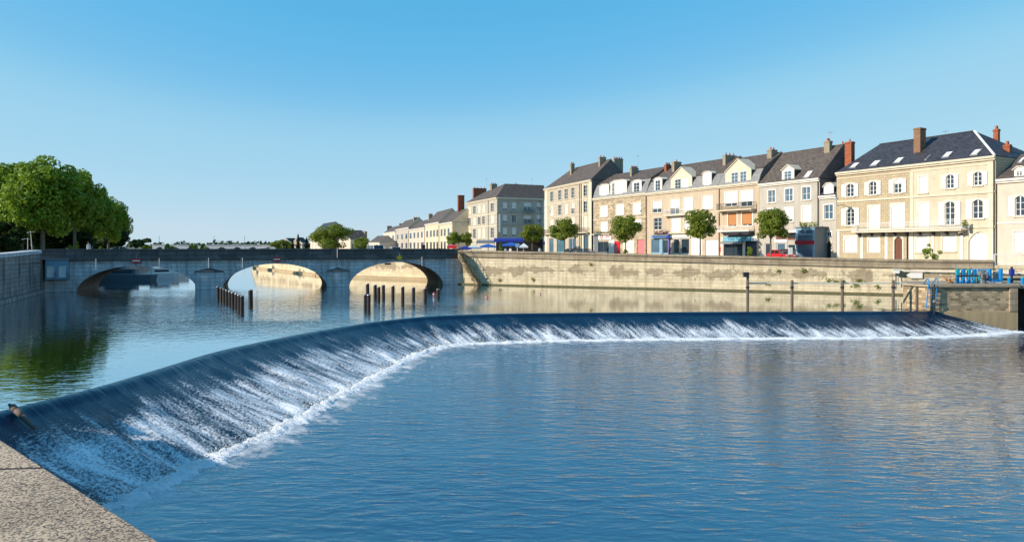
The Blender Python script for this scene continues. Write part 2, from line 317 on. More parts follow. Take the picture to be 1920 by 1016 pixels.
def ledgemat():
    m, n, b = newmat('pebbled concrete'); L = n.links.new; b.inputs['Roughness'].default_value = .9
    tc = N(n, 'ShaderNodeTexCoord'); vo = N(n, 'ShaderNodeTexVoronoi'); vo.inputs['Scale'].default_value = 95; L(tc.outputs['Object'], vo.inputs['Vector'])
    no = N(n, 'ShaderNodeTexNoise'); no.inputs['Scale'].default_value = 90; no.inputs['Detail'].default_value = 4; no.inputs['Roughness'].default_value = .8; L(tc.outputs['Object'], no.inputs['Vector'])
    n2 = N(n, 'ShaderNodeTexNoise'); n2.inputs['Scale'].default_value = 1.2; n2.inputs['Detail'].default_value = 5; L(tc.outputs['Object'], n2.inputs['Vector'])
    cr = N(n, 'ShaderNodeValToRGB'); e = cr.color_ramp.elements
    e[0].position = .38; e[0].color = (.05, .045, .045, 1); e[1].position = .60; e[1].color = (.92, .64, .42, 1)
    q = e.new(.48); q.color = (.36, .29, .21, 1)
    L(no.outputs['Fac'], cr.inputs[0])
    sx = N(n, 'ShaderNodeSeparateColor'); L(vo.outputs['Color'], sx.inputs[0])
    mx = N(n, 'ShaderNodeMix', data_type='RGBA'); mx.inputs['Factor'].default_value = .7
    g = N(n, 'ShaderNodeMix', data_type='RGBA'); g.inputs['A'].default_value = (.05, .045, .04, 1); g.inputs['B'].default_value = (.98, .70, .46, 1); gr = N(n, 'ShaderNodeMapRange'); gr.inputs[1].default_value = .2; gr.inputs[2].default_value = .65; L(sx.outputs[0], gr.inputs[0]); L(gr.outputs[0], g.inputs['Factor'])
    L(cr.outputs[0], mx.inputs['A']); L(g.outputs['Result'], mx.inputs['B'])
    st = N(n, 'ShaderNodeMix', data_type='RGBA', blend_type='MULTIPLY'); st.inputs['Factor'].default_value = 1
    r = N(n, 'ShaderNodeMapRange'); r.inputs[1].default_value = .38; r.inputs[2].default_value = .62; r.inputs[3].default_value = .72; r.inputs[4].default_value = 1.1; L(n2.outputs['Fac'], r.inputs[0])
    L(mx.outputs['Result'], st.inputs['A']); L(r.outputs[0], st.inputs['B']); L(st.outputs['Result'], b.inputs['Base Color'])
    bp = N(n, 'ShaderNodeBump'); bp.inputs['Distance'].default_value = .008; L(no.outputs['Fac'], bp.inputs['Height']); L(bp.outputs[0], b.inputs['Normal'])
    return m
M['ledge'] = ledgemat()

# ------------------------------------------------------------ mesh helpers
col = sc.collection
class MB:
    def __init__(s): s.v = []; s.f = []; s.uv = None
    def add(s, vs, fs):
        o = len(s.v); s.v += [tuple(v) for v in vs]; s.f += [tuple(i+o for i in f) for f in fs]; return s
    def quad(s, *p): return s.add(p, [tuple(range(len(p)))])
    def box(s, x0, x1, y0, y1, z0, z1):
        return s.add([(x0,y0,z0),(x1,y0,z0),(x1,y1,z0),(x0,y1,z0),(x0,y0,z1),(x1,y0,z1),(x1,y1,z1),(x0,y1,z1)],
            [(0,3,2,1),(4,5,6,7),(0,1,5,4),(1,2,6,5),(2,3,7,6),(3,0,4,7)])
    def prism(s, pts, d):
        """pts: closed loop of 3d points; extruded by vector d"""
        n_ = len(pts); d = Vector(d); a = [Vector(p) for p in pts]
        return s.add(a+[p+d for p in a], [tuple(range(n_)), tuple(range(2*n_-1, n_-1, -1))]+[(i, i+n_, (i+1)%n_+n_, (i+1)%n_) for i in range(n_)])
    def tube(s, p0, p1, r0, r1=None, n_=8):
        r1 = r0 if r1 is None else r1; p0 = Vector(p0); p1 = Vector(p1); d = (p1-p0)
        q = d.to_track_quat('Z', 'Y'); vs = []
        for p, r in ((p0, r0), (p1, r1)):
            for i in range(n_):
                a = 2*math.pi*i/n_; vs.append(p+q @ Vector((math.cos(a)*r, math.sin(a)*r, 0)))
        return s.add(vs, [(i, (i+1)%n_, (i+1)%n_+n_, i+n_) for i in range(n_)]+[tuple(range(n_-1, -1, -1)), tuple(range(n_, 2*n_))])
    def build(s, name, mat, parent=None, smooth=False, loc=None):
        me = bpy.data.meshes.new(name); me.from_pydata(s.v, [], s.f); me.materials.append(mat)
        if s.uv:
            l = me.uv_layers.new(name='UVMap')
            for p in me.polygons:
                for li in p.loop_indices: l.data[li].uv = s.uv[me.loops[li].vertex_index]
        bm = bmesh.new(); bm.from_mesh(me); bmesh.ops.recalc_face_normals(bm, faces=bm.faces) if not s.uv else None; bm.to_mesh(me); bm.free()
        if smooth: me.polygons.foreach_set('use_smooth', [True]*len(me.polygons))
        o = bpy.data.objects.new(name, me); col.objects.link(o)
        if parent: o.parent = parent
        if loc: o.location = loc
        return o
def tag(o, label=None, cat=None, group=None, kind=None):
    if label: o['label'] = label
    if cat: o['category'] = cat
    if group: o['group'] = group
    if kind: o['kind'] = kind
    return o
def thing(name, label, cat, loc=(0,0,0), rz=0, group=None):
    o = bpy.data.objects.new(name, None); col.objects.link(o); o.location = loc; o.rotation_euler = (0,0,rz); o.empty_display_size = .3
    return tag(o, label, cat, group)
def copy_tree(o, parent=None):
    c = o.copy(); col.objects.link(c); c.parent = parent
    for ch in [x for x in o.children]: copy_tree(ch, c)
    return c
def at(px, D, z=0): return Vector(((px-960)/F*D, D, z))
def zat(py, D): return E-(py-HZ)*D/F

# ------------------------------------------------------------ facade frame
class Frame:
    """vertical plane standing on the ground from p0 to p1; local x runs along it, local y goes in behind it"""
    def __init__(s, p0, p1, gz):
        s.p0 = Vector(p0[:2]); s.p1 = Vector(p1[:2]); s.gz = gz
        d = s.p1-s.p0; s.L = d.length; s.a = d/s.L; s.n = Vector((-s.a.y, s.a.x)); s.rz = math.atan2(s.a.y, s.a.x)
    def X(s, px, y=0):
        k = (px-960)/F; q = s.p0+s.n*y
        return (k*q.y-q.x)/(s.a.x-k*s.a.y)
    def D(s, px, y=0): return (s.p0+s.n*y+s.a*s.X(px, y)).y
    def Z(s, px, py, y=0): return E-(py-HZ)*s.D(px, y)/F-s.gz
    def W(s, x, y=0, z=0):
        q = s.p0+s.a*x+s.n*y; return Vector((q.x, q.y, s.gz+z))
    def px(s, x, y=0):
        q = s.p0+s.a*x+s.n*y; return 960+F*q.x/q.y
def wall_holes(mb, L, H, holes, dep=.22, x_off=0, z_off=0):
    xs = sorted({x_off, L}|{round(h[0], 4) for h in holes}|{round(h[1], 4) for h in holes})
    zs = sorted({z_off, H}|{round(h[2], 4) for h in holes}|{round(h[3], 4) for h in holes})
    for i in range(len(xs)-1):
        for j in range(len(zs)-1):
            cx = (xs[i]+xs[i+1])/2; cz = (zs[j]+zs[j+1])/2
            if xs[i+1]-xs[i] < 1e-3 or zs[j+1]-zs[j] < 1e-3: continue
            if any(h[0] < cx < h[1] and h[2] < cz < h[3] for h in holes): continue
            mb.quad((xs[i],0,zs[j]),(xs[i+1],0,zs[j]),(xs[i+1],0,zs[j+1]),(xs[i],0,zs[j+1]))
    for (a, b_, c, d) in [h[:4] for h in holes]:
        mb.quad((a,0,c),(a,dep,c),(a,dep,d),(a,0,d)); mb.quad((b_,0,c),(b_,0,d),(b_,dep,d),(b_,dep,c))
        mb.quad((a,0,c),(b_,0,c),(b_,dep,c),(a,dep,c)); mb.quad((a,0,d),(a,dep,d),(b_,dep,d),(b_,0,d))
        mb.quad((a,dep,c),(b_,dep,c),(b_,dep,d),(a,dep,d))

class House:
    def __init__(s, name, label, P0, P1, gz, H, depth, wall, cat='house', group=None, wall_split=None, cornice='trim'):
        s.fr = Frame(P0, P1, gz); s.H = H; s.depth = depth; s.wallm = wall; s.split = wall_split; s.cornm = cornice; s.wy = .14; s.dep = .22
        s.root = thing(name, label, cat, s.fr.W(0), s.fr.rz, group); s.holes = []; s.L = s.fr.L
    def rect(s, px0, px1, pt, pb):
        f = s.fr; m_ = (px0+px1)/2; return (f.X(px0), f.X(px1), max(.02, f.Z(m_, pb)), min(s.H-.05, f.Z(m_, pt)))
    def win(s, px0, px1, pt, pb, kind='glass', sh=False, arch=False, sur=None, half=.5, pane='glass', bm_='blindw', rows=3, frame='white', leafw=None, sill=True):
        x0, x1, z0, z1 = s.rect(px0, px1, pt, pb)
        s.winr(x0, x1, z0, z1, kind, sh, arch, sur, half, pane, bm_, rows, frame, sill)
    def winr(s, x0, x1, z0, z1, kind='glass', sh=False, arch=False, sur=None, half=.5, pane='glass', bm_='blindw', rows=3, frame='white', sill=True):
        s.holes.append((x0, x1, z0, z1)); w_ = x1-x0; h_ = z1-z0; y = s.wy; t = min(.07, w_*.09)
        def frame_mesh(za, zb):
            f = MB(); 
            f.box(x0, x0+t, y-.04, y+.03, za, zb); f.box(x1-t, x1, y-.04, y+.03, za, zb)
            f.box(x0+t, x1-t, y-.04, y+.03, za, za+t); f.box(x0+t, x1-t, y-.04, y+.03, zb-t, zb)
            xc = (x0+x1)/2; f.box(xc-t*.6, xc+t*.6, y-.04, y+.03, za+t, zb-t)
            for k in range(1, rows):
                zz = za+(zb-za)*k/rows; f.box(x0+t, xc-t*.6, y-.03, y+.02, zz-.02, zz+.02); f.box(xc+t*.6, x1-t, y-.03, y+.02, zz-.02, zz+.02)
            o = f.build('window', M[frame], s.root)
            MB().quad((x0+t*.5, y+.01, za+t*.5), (x1-t*.5, y+.01, za+t*.5), (x1-t*.5, y+.01, zb-t*.5), (x0+t*.5, y+.01, zb-t*.5)).build('pane', M[pane], o)
            return o
        def blind_mesh(za, zb):
            f = MB(); k = max(3, int((zb-za)/.12))
            for i in range(k):
                a_ = za+(zb-za)*i/k; b_ = za+(zb-za)*(i+1)/k-.012
                f.box(x0+.02, x1-.02, .06, .09, a_, b_)
            f.box(x0+.02, x0+.06, .04, .1, za, zb+.0); f.box(x1-.06, x1-.02, .04, .1, za, zb)
            f.box(x0+.06, x1-.06, .095, .11, za, zb)
            return f.build('roller_shutter', M[bm_], s.root)
        if kind == 'glass': frame_mesh(z0, z1)
        elif kind == 'blind': blind_mesh(z0+.02, z1-.01)
        elif kind == 'half':
            frame_mesh(z0, z1); blind_mesh(z0+h_*(1-half), z1-.01)
        elif kind == 'shop':
            f = MB(); t2 = .08; nm = max(1, round(w_/1.6))
            f.box(x0, x1, y-.06, y+.03, z0, z0+.25); f.box(x0, x1, y-.06, y+.03, z1-.12, z1)
            for k in range(nm+1):
                xx = x0+(w_-t2)*k/nm; f.box(xx, xx+t2, y-.055, y+.032, z0+.25, z1-.12)
            o = f.build('shop_window', M[frame], s.root)
            MB().quad((x0, y, z0+.2), (x1, y, z0+.2), (x1, y, z1-.1), (x0, y, z1-.1)).build('pane', M[pane], o)
        elif kind == 'door':
            f = MB().box(x0+.03, x1-.03, y, y+.05, z0, z1-.02)
            for (a_, b_) in ((.08, .38), (.45, .75), (.8, .93)):
                for (c, d) in ((.12, .46), (.54, .88)):
                    f.box(x0+w_*c, x0+w_*d, y-.025, y-.001, z0+h_*a_, z0+h_*b_)
            o = f.build('door', M[bm_], s.root)
            MB().tube((x1-.2, y-.08, z0+h_*.42), (x1-.2, y-.02, z0+h_*.42), .03).build('handle', M['grey'], o)
        elif kind == 'garage':
            f = MB().box(x0+.02, x1-.02, y+.02, y+.05, z0, z1-.02); k = max(4, int(w_/.28))
            for i in range(k):
                a_ = x0+.05+(w_-.1)*i/k; f.box(a_, a_+(w_-.1)/k*.72, y-.03, y+.018, z0+.1, z1-.15)
            f.build('garage_door', M[bm_], s.root)
        if arch:
            # segmental head: masonry spandrel filling the corners of the opening, just proud of the wall
            r_ = min(h_*.16, w_*.28) if arch is True else arch; f = MB(); n_ = 10
            top = [(x0+w_*i/n_, z1-r_+r_*math.sin(math.pi*i/n_)**.7) for i in range(n_+1)]
            for i in range(n_):
                (a_, b_), (c, d) = top[i], top[i+1]
                f.prism([(a_, -.004, b_), (c, -.004, d), (c, -.004, z1+.03), (a_, -.004, z1+.03)], (0, .2, 0))
            f.build('arch_head', M[sur or s.cornm], s.root)
        if sur:
            f = MB(); q = .13
            f.box(x0-q, x0, -.035, -.002, z0-.0, z1+q); f.box(x1, x1+q, -.035, -.002, z0-.0, z1+q)
            f.box(x0, x1, -.035, -.002, z1+(.03 if arch else 0), z1+q)
            f.build('window_surround', M[sur], s.root)
        if sill and kind in ('glass', 'blind', 'half') and z0 > 1.2:
            MB().box(x0-.15, x1+.15, -.12, -.002, z0-.12, z0-.002).build('window_sill', M['trim'], s.root)
        if sh:
            for sd_ in (-1, 1):
                if sh == 'left' and sd_ > 0 or sh == 'right' and sd_ < 0: continue
                a_ = x0-.08-w_*.52 if sd_ < 0 else x1+.08; b_ = a_+w_*.52; f = MB()
                f.box(a_, b_, -.085, -.055, z0, z1)
                for k in range(max(4, int(h_/.16))):
                    zz = z0+.08+(h_-.16)*k/max(4, int(h_/.16)); f.box(a_+.05, b_-.05, -.105, -.086, zz, zz+.09)
                f.build('shutter', M['white'], s.root)
    def finish(s, side_mat=None, back=True, side=True):
        if s.split:
            xs_ = s.fr.X(s.split[0]); m2 = M[s.split[1]]
            a_ = MB(); wall_holes(a_, xs_, s.H, [h for h in s.holes if h[0] < xs_], dep=s.dep); b_ = MB()
            wall_holes(b_, s.L, s.H, [h for h in s.holes if h[0] >= xs_], x_off=xs_)
            b_.build('wall', m2, s.root); o = a_
        else:
            o = MB(); wall_holes(o, s.L, s.H, s.holes, dep=s.dep)
        o.quad((0,0,0),(0,0,s.H),(0,s.depth,s.H),(0,s.depth,0))
        if side and not side_mat: o.quad((s.L,0,0),(s.L,s.depth,0),(s.L,s.depth,s.H),(s.L,0,s.H))
        o.quad((0,s.depth,0),(0,s.depth,s.H),(s.L,s.depth,s.H),(s.L,s.depth,0))
        o.build('wall', M[s.wallm], s.root)
        if side_mat: MB().quad((s.L,0,0),(s.L,s.depth,0),(s.L,s.depth,s.H),(s.L,0,s.H)).build('side_wall', M[side_mat], s.root)
        c = MB(); c.box(-.02, s.L+.02, -.32, -.003, s.H-.16, s.H+.06); c.box(-.01, s.L+.01, -.18, -.004, s.H-.36, s.H-.163)
        c.build('cornice', M[s.cornm], s.root)
    def band(s, px, py, h=.14, d=.07, mat=None, x0=0, x1=None):
        z = s.fr.Z(px, py); MB().box(x0+.01, (x1 or s.L)-.01, -d, -.003, z-h/2, z+h/2).build('string_course', M[mat or s.cornm], s.root)
    def gable_roof(s, hd, rise, mat, hipL=None, hipR=None, gmat='gable', over=.25):
        L_ = s.L; z = s.H+.06; f = MB()
        xl = hipL if hipL is not None else 0; xr = hipR if hipR is not None else L_
        y0 = -over; y1 = 2*hd+over
        a_ = (0, y0, z); b_ = (L_, y0, z); c = (L_, y1, z); d = (0, y1, z); r0 = (xl, hd, z+rise); r1 = (xr, hd, z+rise)
        f.quad(a_, b_, r1, r0); f.quad(c, d, r0, r1)
        if hipL is not None: f.quad(d, a_, r0)
        if hipR is not None: f.quad(b_, c, r1)
        f.quad(a_, d, c, b_)
        # ridge capping
        f.tube((xl, hd, z+rise), (xr, hd, z+rise), .09, n_=6)
        o = f.build('roof', M[mat], s.root)
        g = MB()
        if hipL is None: g.prism([(.01, y0+.02, z+.0), (.01, hd, z+rise-.03), (.01, y1-.02, z+.0)], (-.05, 0, 0))
        if hipR is None: g.prism([(L_-.01, y0+.02, z+.0), (L_-.01, hd, z+rise-.03), (L_-.01, y1-.02, z+.0)], (.05, 0, 0))
        for k in range(len(g.v)//6):
            g1 = MB(); g1.add(g.v[6*k:6*k+6], [tuple(i-6*k for i in f_) for f_ in g.f if min(f_) >= 6*k and max(f_) < 6*k+6]); g1.build('gable', M[gmat], s.root)
        s.roofz = lambda y: z+rise*(1-abs(y-hd)/(hd+over)); s.hd = hd; s.rise = rise
        return o
    def mansard(s, h1, d1, hd, rise2):
        L_ = s.L; z = s.H+.06
        s.mz = lambda y: z+h1*max(0, (y+.1))/(d1+.1)
        # steep lower slope
        f = MB(); pr = [(-.1, z), (d1*.35, z+h1*.55), (d1, z+h1)]
        for i in range(2):
            (a_, b_), (c, d) = pr[i], pr[i+1]; f.quad((0,a_,b_),(L_,a_,b_),(L_,c,d),(0,c,d))
        f.build('mansard_slope', M['slatel'], s.root)
        zt = z+h1; D2 = 2*hd-d1
        f = MB(); f.quad((0,d1-.12,zt+.02),(L_,d1-.12,zt+.02),(L_,hd,zt+rise2),(0,hd,zt+rise2)); f.quad((L_,D2,zt),(0,D2,zt),(0,hd,zt+rise2),(L_,hd,zt+rise2))
        f.quad((L_,D2,zt),(L_,2*hd,z),(0,2*hd,z),(0,D2,zt)); f.tube((0,hd,zt+rise2),(L_,hd,zt+rise2),.08,n_=6); f.build('roof', M['slate'], s.root)
        g = MB(); lp = [(-.1,z),(d1*.35,z+h1*.55),(d1,z+h1-.02),(hd,zt+rise2-.03),(D2,zt-.02),(2*hd,z)]
        g.prism([(.02,a_,b_) for a_, b_ in lp], (-.06,0,0)).build('gable', M['gable'], s.root); MB().prism([(L_-.02,a_,b_) for a_, b_ in lp], (.06,0,0)).build('gable', M['gable'], s.root); s.hd = hd; s.rise = h1+rise2
    def dormer(s, px0, px1, pt, pb, roofh=.35, ped=False, wins=None, yf=.05, back=2.0, mat='trimw', kind='blind', pane='glass'):
        f = s.fr; m_ = (px0+px1)/2; x0, x1 = f.X(px0, yf), f.X(px1, yf); z0 = max(s.H+.07, f.Z(m_, pb, yf)); z1 = f.Z(m_, pt, yf)
        w_ = x1-x0; zr = z1-(roofh if not ped else w_*.36)
        body = MB(); body.box(x0, x1, yf, yf+back, z0-.05, zr)
        if ped: body.prism([(x0, yf, zr), (x1, yf, zr), ((x0+x1)/2, yf, z1-.06)], (0, back, 0))
        else: body.prism([(x0, yf, zr), (x1, yf, zr), (x1-w_*.25, yf, z1-.06), (x0+w_*.25, yf, z1-.06)], (0, back, 0))
        o = body.build('dormer', M[mat], s.root)
        q = .14; rf = MB()
        if ped:
            for sg in (-1, 1):
                xa = x0-q if sg < 0 else x1+q; xm = (x0+x1)/2
                rf.prism([(xa, yf-.15, zr-.04), (xm, yf-.15, z1-.02), (xm, yf-.15, z1+.10), (xa-(-sg)*-.0, yf-.15, zr+.08)], (0, back+.3, 0))
        else:
            pts = [(x0-q, zr-.02), (x0+w_*.25, z1-.05), (x1-w_*.25, z1-.05), (x1+q, zr-.02)]
            for i in range(3):
                (a_, b_), (c, d) = pts[i], pts[i+1]; rf.prism([(a_, yf-.12, b_), (c, yf-.12, d), (c, yf-.12, d+.09), (a_, yf-.12, b_+.09)], (0, back+.3, 0))
        rf.build('dormer_roof', M['trim' if ped else 'trimw'], o)
        side = MB(); 
        for xx, dx in ((x0-.003, -.02), (x1+.003, .02)): side.prism([(xx, yf+.12, z0), (xx, yf+back, z0), (xx, yf+back, zr-.06), (xx, yf+.12, zr-.06)], (dx, 0, 0))
        side.build('dormer_cheek', M['slated'], o)
        for (a_, b_, kd) in (wins or [(px0+(px1-px0)*.2, px1-(px1-px0)*.2, kind)]):
            xa, xb = f.X(a_, yf), f.X(b_, yf); za, zb = z0+.12, zr-.1; t = .06
            if kd == 'glass':
                fr_ = MB(); xc = (xa+xb)/2
                fr_.box(xa, xa+t, yf-.05, yf-.002, za, zb); fr_.box(xb-t, xb, yf-.05, yf-.002, za, zb); fr_.box(xa+t, xb-t, yf-.05, yf-.002, za, za+t); fr_.box(xa+t, xb-t, yf-.05, yf-.002, zb-t, zb)
                fr_.box(xc-.03, xc+.03, yf-.05, yf-.002, za+t, zb-t)
                for k in (1, 2): fr_.box(xa+t, xc-.03, yf-.045, yf-.003, za+(zb-za)*k/3-.02, za+(zb-za)*k/3+.02); fr_.box(xc+.03, xb-t, yf-.045, yf-.003, za+(zb-za)*k/3-.02, za+(zb-za)*k/3+.02)
                fr_.build('window', M['white'], o)
                MB().box(xa+t*.5, xb-t*.5, yf-.03, yf-.0025, za+t*.5, zb-t*.5).build('pane', M[pane], o)
            else:
                g = MB(); k = 8
                for i in range(k): g.box(xa, xb, yf-.04, yf-.002, za+(zb-za)*i/k, za+(zb-za)*(i+1)/k-.02)
                g.build('roller_shutter', M['blindw'], o)
    def chimney(s, px0, px1, pt, y0, wx=.55, mat='chim', pots=2, zb=None, potm='pot'):
        f = s.fr; x = f.X(px0, y0); Lc = .4
        for k in range(60):
            if f.px(x+wx, y0+Lc) >= px1: break
            Lc += .1
        zt = f.Z(px0, pt, y0); zb = s.H-.2 if zb is None else zb
        c = MB().box(x, x+wx, y0, y0+Lc, zb, zt-.22); c.box(x-.05, x+wx+.05, y0-.05, y0+Lc+.05, zt-.22, zt-.08); c.box(x-.01, x+wx+.01, y0-.01, y0+Lc+.01, zt-.08, zt)
        o = c.build('chimney', M[mat], s.root)
        for i in range(pots):
            yy = y0+Lc*(i+.5)/pots; MB().tube((x+wx/2, yy, zt), (x+wx/2, yy, zt+.38), .13, .10, 10).build('chimney_pot', M[potm], o)
        return o
    def skylight(s, px0, px1, pt, pb, mat='blindw'):
        # lies in the front slope: find depth y at which the slope is seen at this row
        f = s.fr; m_ = (px0+px1)/2; pm = (pt+pb)/2; best = None
        for i in range(400):
            y = s.hd*i/400; e = abs(f.Z(m_, pm, y)-s.roofz(y))
            if best is None or e < best[0]: best = (e, y)
        y = best[1]; x0, x1 = f.X(px0, y), f.X(px1, y)-.25; sl_ = s.rise/(s.hd+.25); hy = .5
        def P(x, yy, o): return (x, yy, s.roofz(yy)+o)
        fr_ = MB().prism([P(x0, y-hy, .0), P(x1, y-hy, .0), P(x1, y+hy, .0), P(x0, y+hy, .0)], (0, 0, .09)).build('skylight', M['grey'], s.root)
        MB().prism([P(x0+.1, y-hy+.1, .091), P(x1-.1, y-hy+.1, .091), P(x1-.1, y+hy-.1, .091), P(x0+.1, y+hy-.1, .091)], (0, 0, .02)).build('pane', M[mat], fr_)
    def balcony(s, px0, px1, py, proj=.9, rail='iron', rh=.95, slab='trim'):
        f = s.fr; x0, x1 = f.X(px0), f.X(px1); z = f.Z((px0+px1)/2, py)
        o = MB().box(x0, x1, -proj, -.003, z-.16, z).box(x0+.3, x0+.45, -proj*.7, -.004, z-.4, z-.161).box(x1-.45, x1-.3, -proj*.7, -.004, z-.4, z-.161).build('balcony', M[slab], s.root)
        r = MB(); r.box(x0, x1, -proj+.02, -proj+.06, z+rh-.04, z+rh); r.box(x0, x1, -proj+.02, -proj+.06, z+.08, z+.11)
        k = int((x1-x0)/.16)
        for i in range(k+1):
            xx = x0+.02+(x1-x0-.04)*i/k; r.box(xx-.011, xx+.011, -proj+.03, -proj+.052, z+.002, z+rh-.04)
        for xx in (x0, x1-.04):
            r.box(xx, xx+.04, -proj+.06, -.01, z+rh-.04, z+rh)
            for i in range(5): r.box(xx+.01, xx+.03, -proj+.15+i*.16, -proj+.17+i*.16, z+.002, z+rh-.04)
        r.build('railing', M[rail], o); return x0, x1, z
    def pipe(s, px, mat='iron', z0=0, z1=None):
        x = s.fr.X(px); MB().tube((x, -.1, z0), (x, -.1, z1 or s.H-.37), .06, n_=8).build('downpipe', M[mat], s.root)
    def box(s, name, px0, px1, pt, pb, y0, y1, mat, parent=None):
        f = s.fr; m_ = (px0+px1)/2
        return MB().box(f.X(px0, y0), f.X(px1, y0), y0, y1, f.Z(m_, pb, y0), f.Z(m_, pt, y0)).build(name, M[mat], parent or s.root)
    def lamp(s, px, py, dx=-1.4):
        f = s.fr; x = f.X(px); z = f.Z(px, py); m_ = MB()
        m_.tube((x, -.02, z-.5), (x+dx*.4, -.9, z), .035, n_=6); m_.tube((x+dx*.4, -.9, z), (x+dx, -2, z+.15), .03, n_=6)
        o = m_.build('lamp_arm', M['grey'], s.root); MB().box(x+dx-.25, x+dx+.25, -2.3, -2.0, z+.08, z+.22).build('lamp_head', M['grey'], o)
    def antenna(s, px, pt, y, pb):
        f = s.fr; x = f.X(px, y); z0 = f.Z(px, pb, y); z1 = f.Z(px, pt, y); m_ = MB().tube((x, y, z0), (x, y, z1), .02, n_=5)
        for k in range(4): m_.tube((x-.35+k*.05, y, z1-.1-k*.02), (x+.35-k*.05, y, z1-.1-k*.02), .012, n_=4) if k == 0 else m_.tube((x-.3+k*.15, y-.25, z1-.1), (x-.3+k*.15, y+.25, z1-.1), .01, n_=4)
        m_.build('antenna', M['grey'], s.root)

# ------------------------------------------------------------ setting: water, banks
CREST = [(-17.5,8),(-16,10.5),(-14.7,14),(-13.6,17.7),(-12.9,20.8),(-12.6,24),(-12.3,27.6),(-11.4,31),(-10,34.6),(-8,38.7),(-5.3,41.7),(-2,43.1),(1.4,43.7),(12,44.6),(25,45.1),(28.6,45.32)]
FOOT  = [(-12.5,6),(-10.5,9.2),(-9.3,12.5),(-8.5,15),(-7.9,17.3),(-7.15,20.4),(-6.6,23.8),(-6.1,27),(-5.5,31),(-4.6,35.6),(-2.9,37.9),(.5,38.8),(3.3,39.5),(12.8,40.2),(25.6,41.0),(33.0,43.4)]
WZ = -1.2
def catmull(P, k):
    out = []
    for i in range(len(P)-1):
        p0 = Vector(P[max(0, i-1)]); p1 = Vector(P[i]); p2 = Vector(P[i+1]); p3 = Vector(P[min(len(P)-1, i+2)])
        for j in range(k):
            t = j/k; out.append(.5*((2*p1)+(-p0+p2)*t+(2*p0-5*p1+4*p2-p3)*t*t+(-p0+3*p1-3*p2+p3)*t**3))
    out.append(Vector(P[-1])); return out
K = 20
cr = catmull(CREST, K); ft = catmull(FOOT, K)
def weir():
    mb = MB(); mb.uv = []; nv = 34; u = 0; m_ = len(cr)
    for i in range(m_):
        if i: u += ((cr[i]-cr[i-1]).length+(ft[i]-ft[i-1]).length)/2
        dl = (ft[i]-cr[i]).length
        for j in range(nv+1):
            v = j/nv; p = cr[i].lerp(ft[i], v); q = min(1, v/.14); z = WZ*(1.2*v-.2*v*v)*(q*q*(3-2*q))
            if 0 < v:
                amp = .13*min(1, v*2.2)
                z += amp*(noise.noise(Vector((u*1.6, v*1.3, 0)))+.5*noise.noise(Vector((u*4.5, v*5, 3))))*(1 if v < .97 else .5)
            mb.v.append((p.x, p.y, z-(.05 if j == nv else 0))); mb.uv.append((u, v*dl/4.5))
    for i in range(m_-1):
        for j in range(nv):
            a_ = i*(nv+1)+j; mb.f.append((a_, a_+1, a_+nv+2, a_+nv+1))
    o = mb.build('weir', M['weir'], smooth=True); return tag(o, kind='structure')
weir()
def foam():
    # boiling ridge at the foot of the weir
    mb = MB(); mb.uv = []; u = 0; nv = 9; m_ = len(ft); fine = []
    for i in range(m_-1):
        for k in range(3): fine.append((ft[i].lerp(ft[i+1], k/3), cr[i].lerp(cr[i+1], k/3)))
    for i, (q, c) in enumerate(fine):
        if i: u += (q-fine[i-1][0]).length
        d = (q-c).normalized(); wd = .52+.42*noise.noise(Vector((u*.7, 0, 1)))+.26*noise.noise(Vector((u*3, 0, 1)))
        for j in range(nv+1):
            t = j/nv; p = q+d*((t-.45)*wd*1.9+.25*noise.noise(Vector((u*.9, 7, 1)))+.1*noise.noise(Vector((u*4, 7, 1))))
            z = WZ-.03+(math.sin(math.pi*t)**.8)*(.09+.07*noise.noise(Vector((u*2.2, t*3, 5)))+.05*noise.noise(Vector((u*8, t*7, 9))))
            mb.v.append((p.x, p.y, z)); mb.uv.append((u, t))
    for i in range(len(fine)-1):
        for j in range(nv):
            a_ = i*(nv+1)+j; mb.f.append((a_, a_+1, a_+nv+2, a_+nv+1))
    o = mb.build('foam', M['foam'], smooth=True); tag(o, 'white foam boiling along the foot of the weir', 'foam', kind='stuff')
    r = random.Random(31); sp = MB()
    for k in range(9000):
        q, c = fine[r.randrange(len(fine))]; d = (q-c).normalized(); p = q+d*r.gauss(-.02, .22); h = WZ+.05+abs(r.gauss(0, .085)); s_ = r.uniform(.008, .026)
        a = Vector((r.uniform(-1,1), r.uniform(-1,1), r.uniform(-1,1)))*s_; b = Vector((r.uniform(-1,1), r.uniform(-1,1), r.uniform(-1,1)))*s_; p = Vector((p.x, p.y, h)); sp.quad(p-a, p+b, p+a, p-b)
    tag(sp.build('spray', M['white']), 'fine white spray drops along the foot of the weir', 'spray', kind='stuff')
    mb = MB(); mb.uv = []; u = 0
    for i in range(m_):
        if i: u += (ft[i]-ft[i-1]).length
        d = (ft[i]-cr[i]).normalized()
        for j in range(2):
            p = ft[i]+d*(.1+j*3.2); mb.v.append((p.x, p.y, WZ+.006)); mb.uv.append((u, j))
    for i in range(m_-1): mb.f.append((2*i, 2*i+1, 2*i+3, 2*i+2))
    o = mb.build('drifting_foam', M['foam_sheet']); tag(o, 'thin foam patches drifting off the foot of the weir', 'foam', kind='stuff')
foam()
up = [(p.x, p.y, 0) for p in cr]
up += [(28.3, 47.5, 0), (29.6, 50.3, 0), (34.4, 52.9, 0), (300, 52.9, 0), (300, 2500, 0), (-1200, 2500, 0), (-1200, 8, 0)]
tag(MB().quad(*up).build('river_upper_water', M['w_up']), kind='structure')
tag(MB().quad((-90,-40,WZ), (140,-40,WZ), (140,57,WZ), (-90,57,WZ)).build('river_lower_water', M['w_lo']), kind='structure')
SZ = 2.5; LZ = 2.9
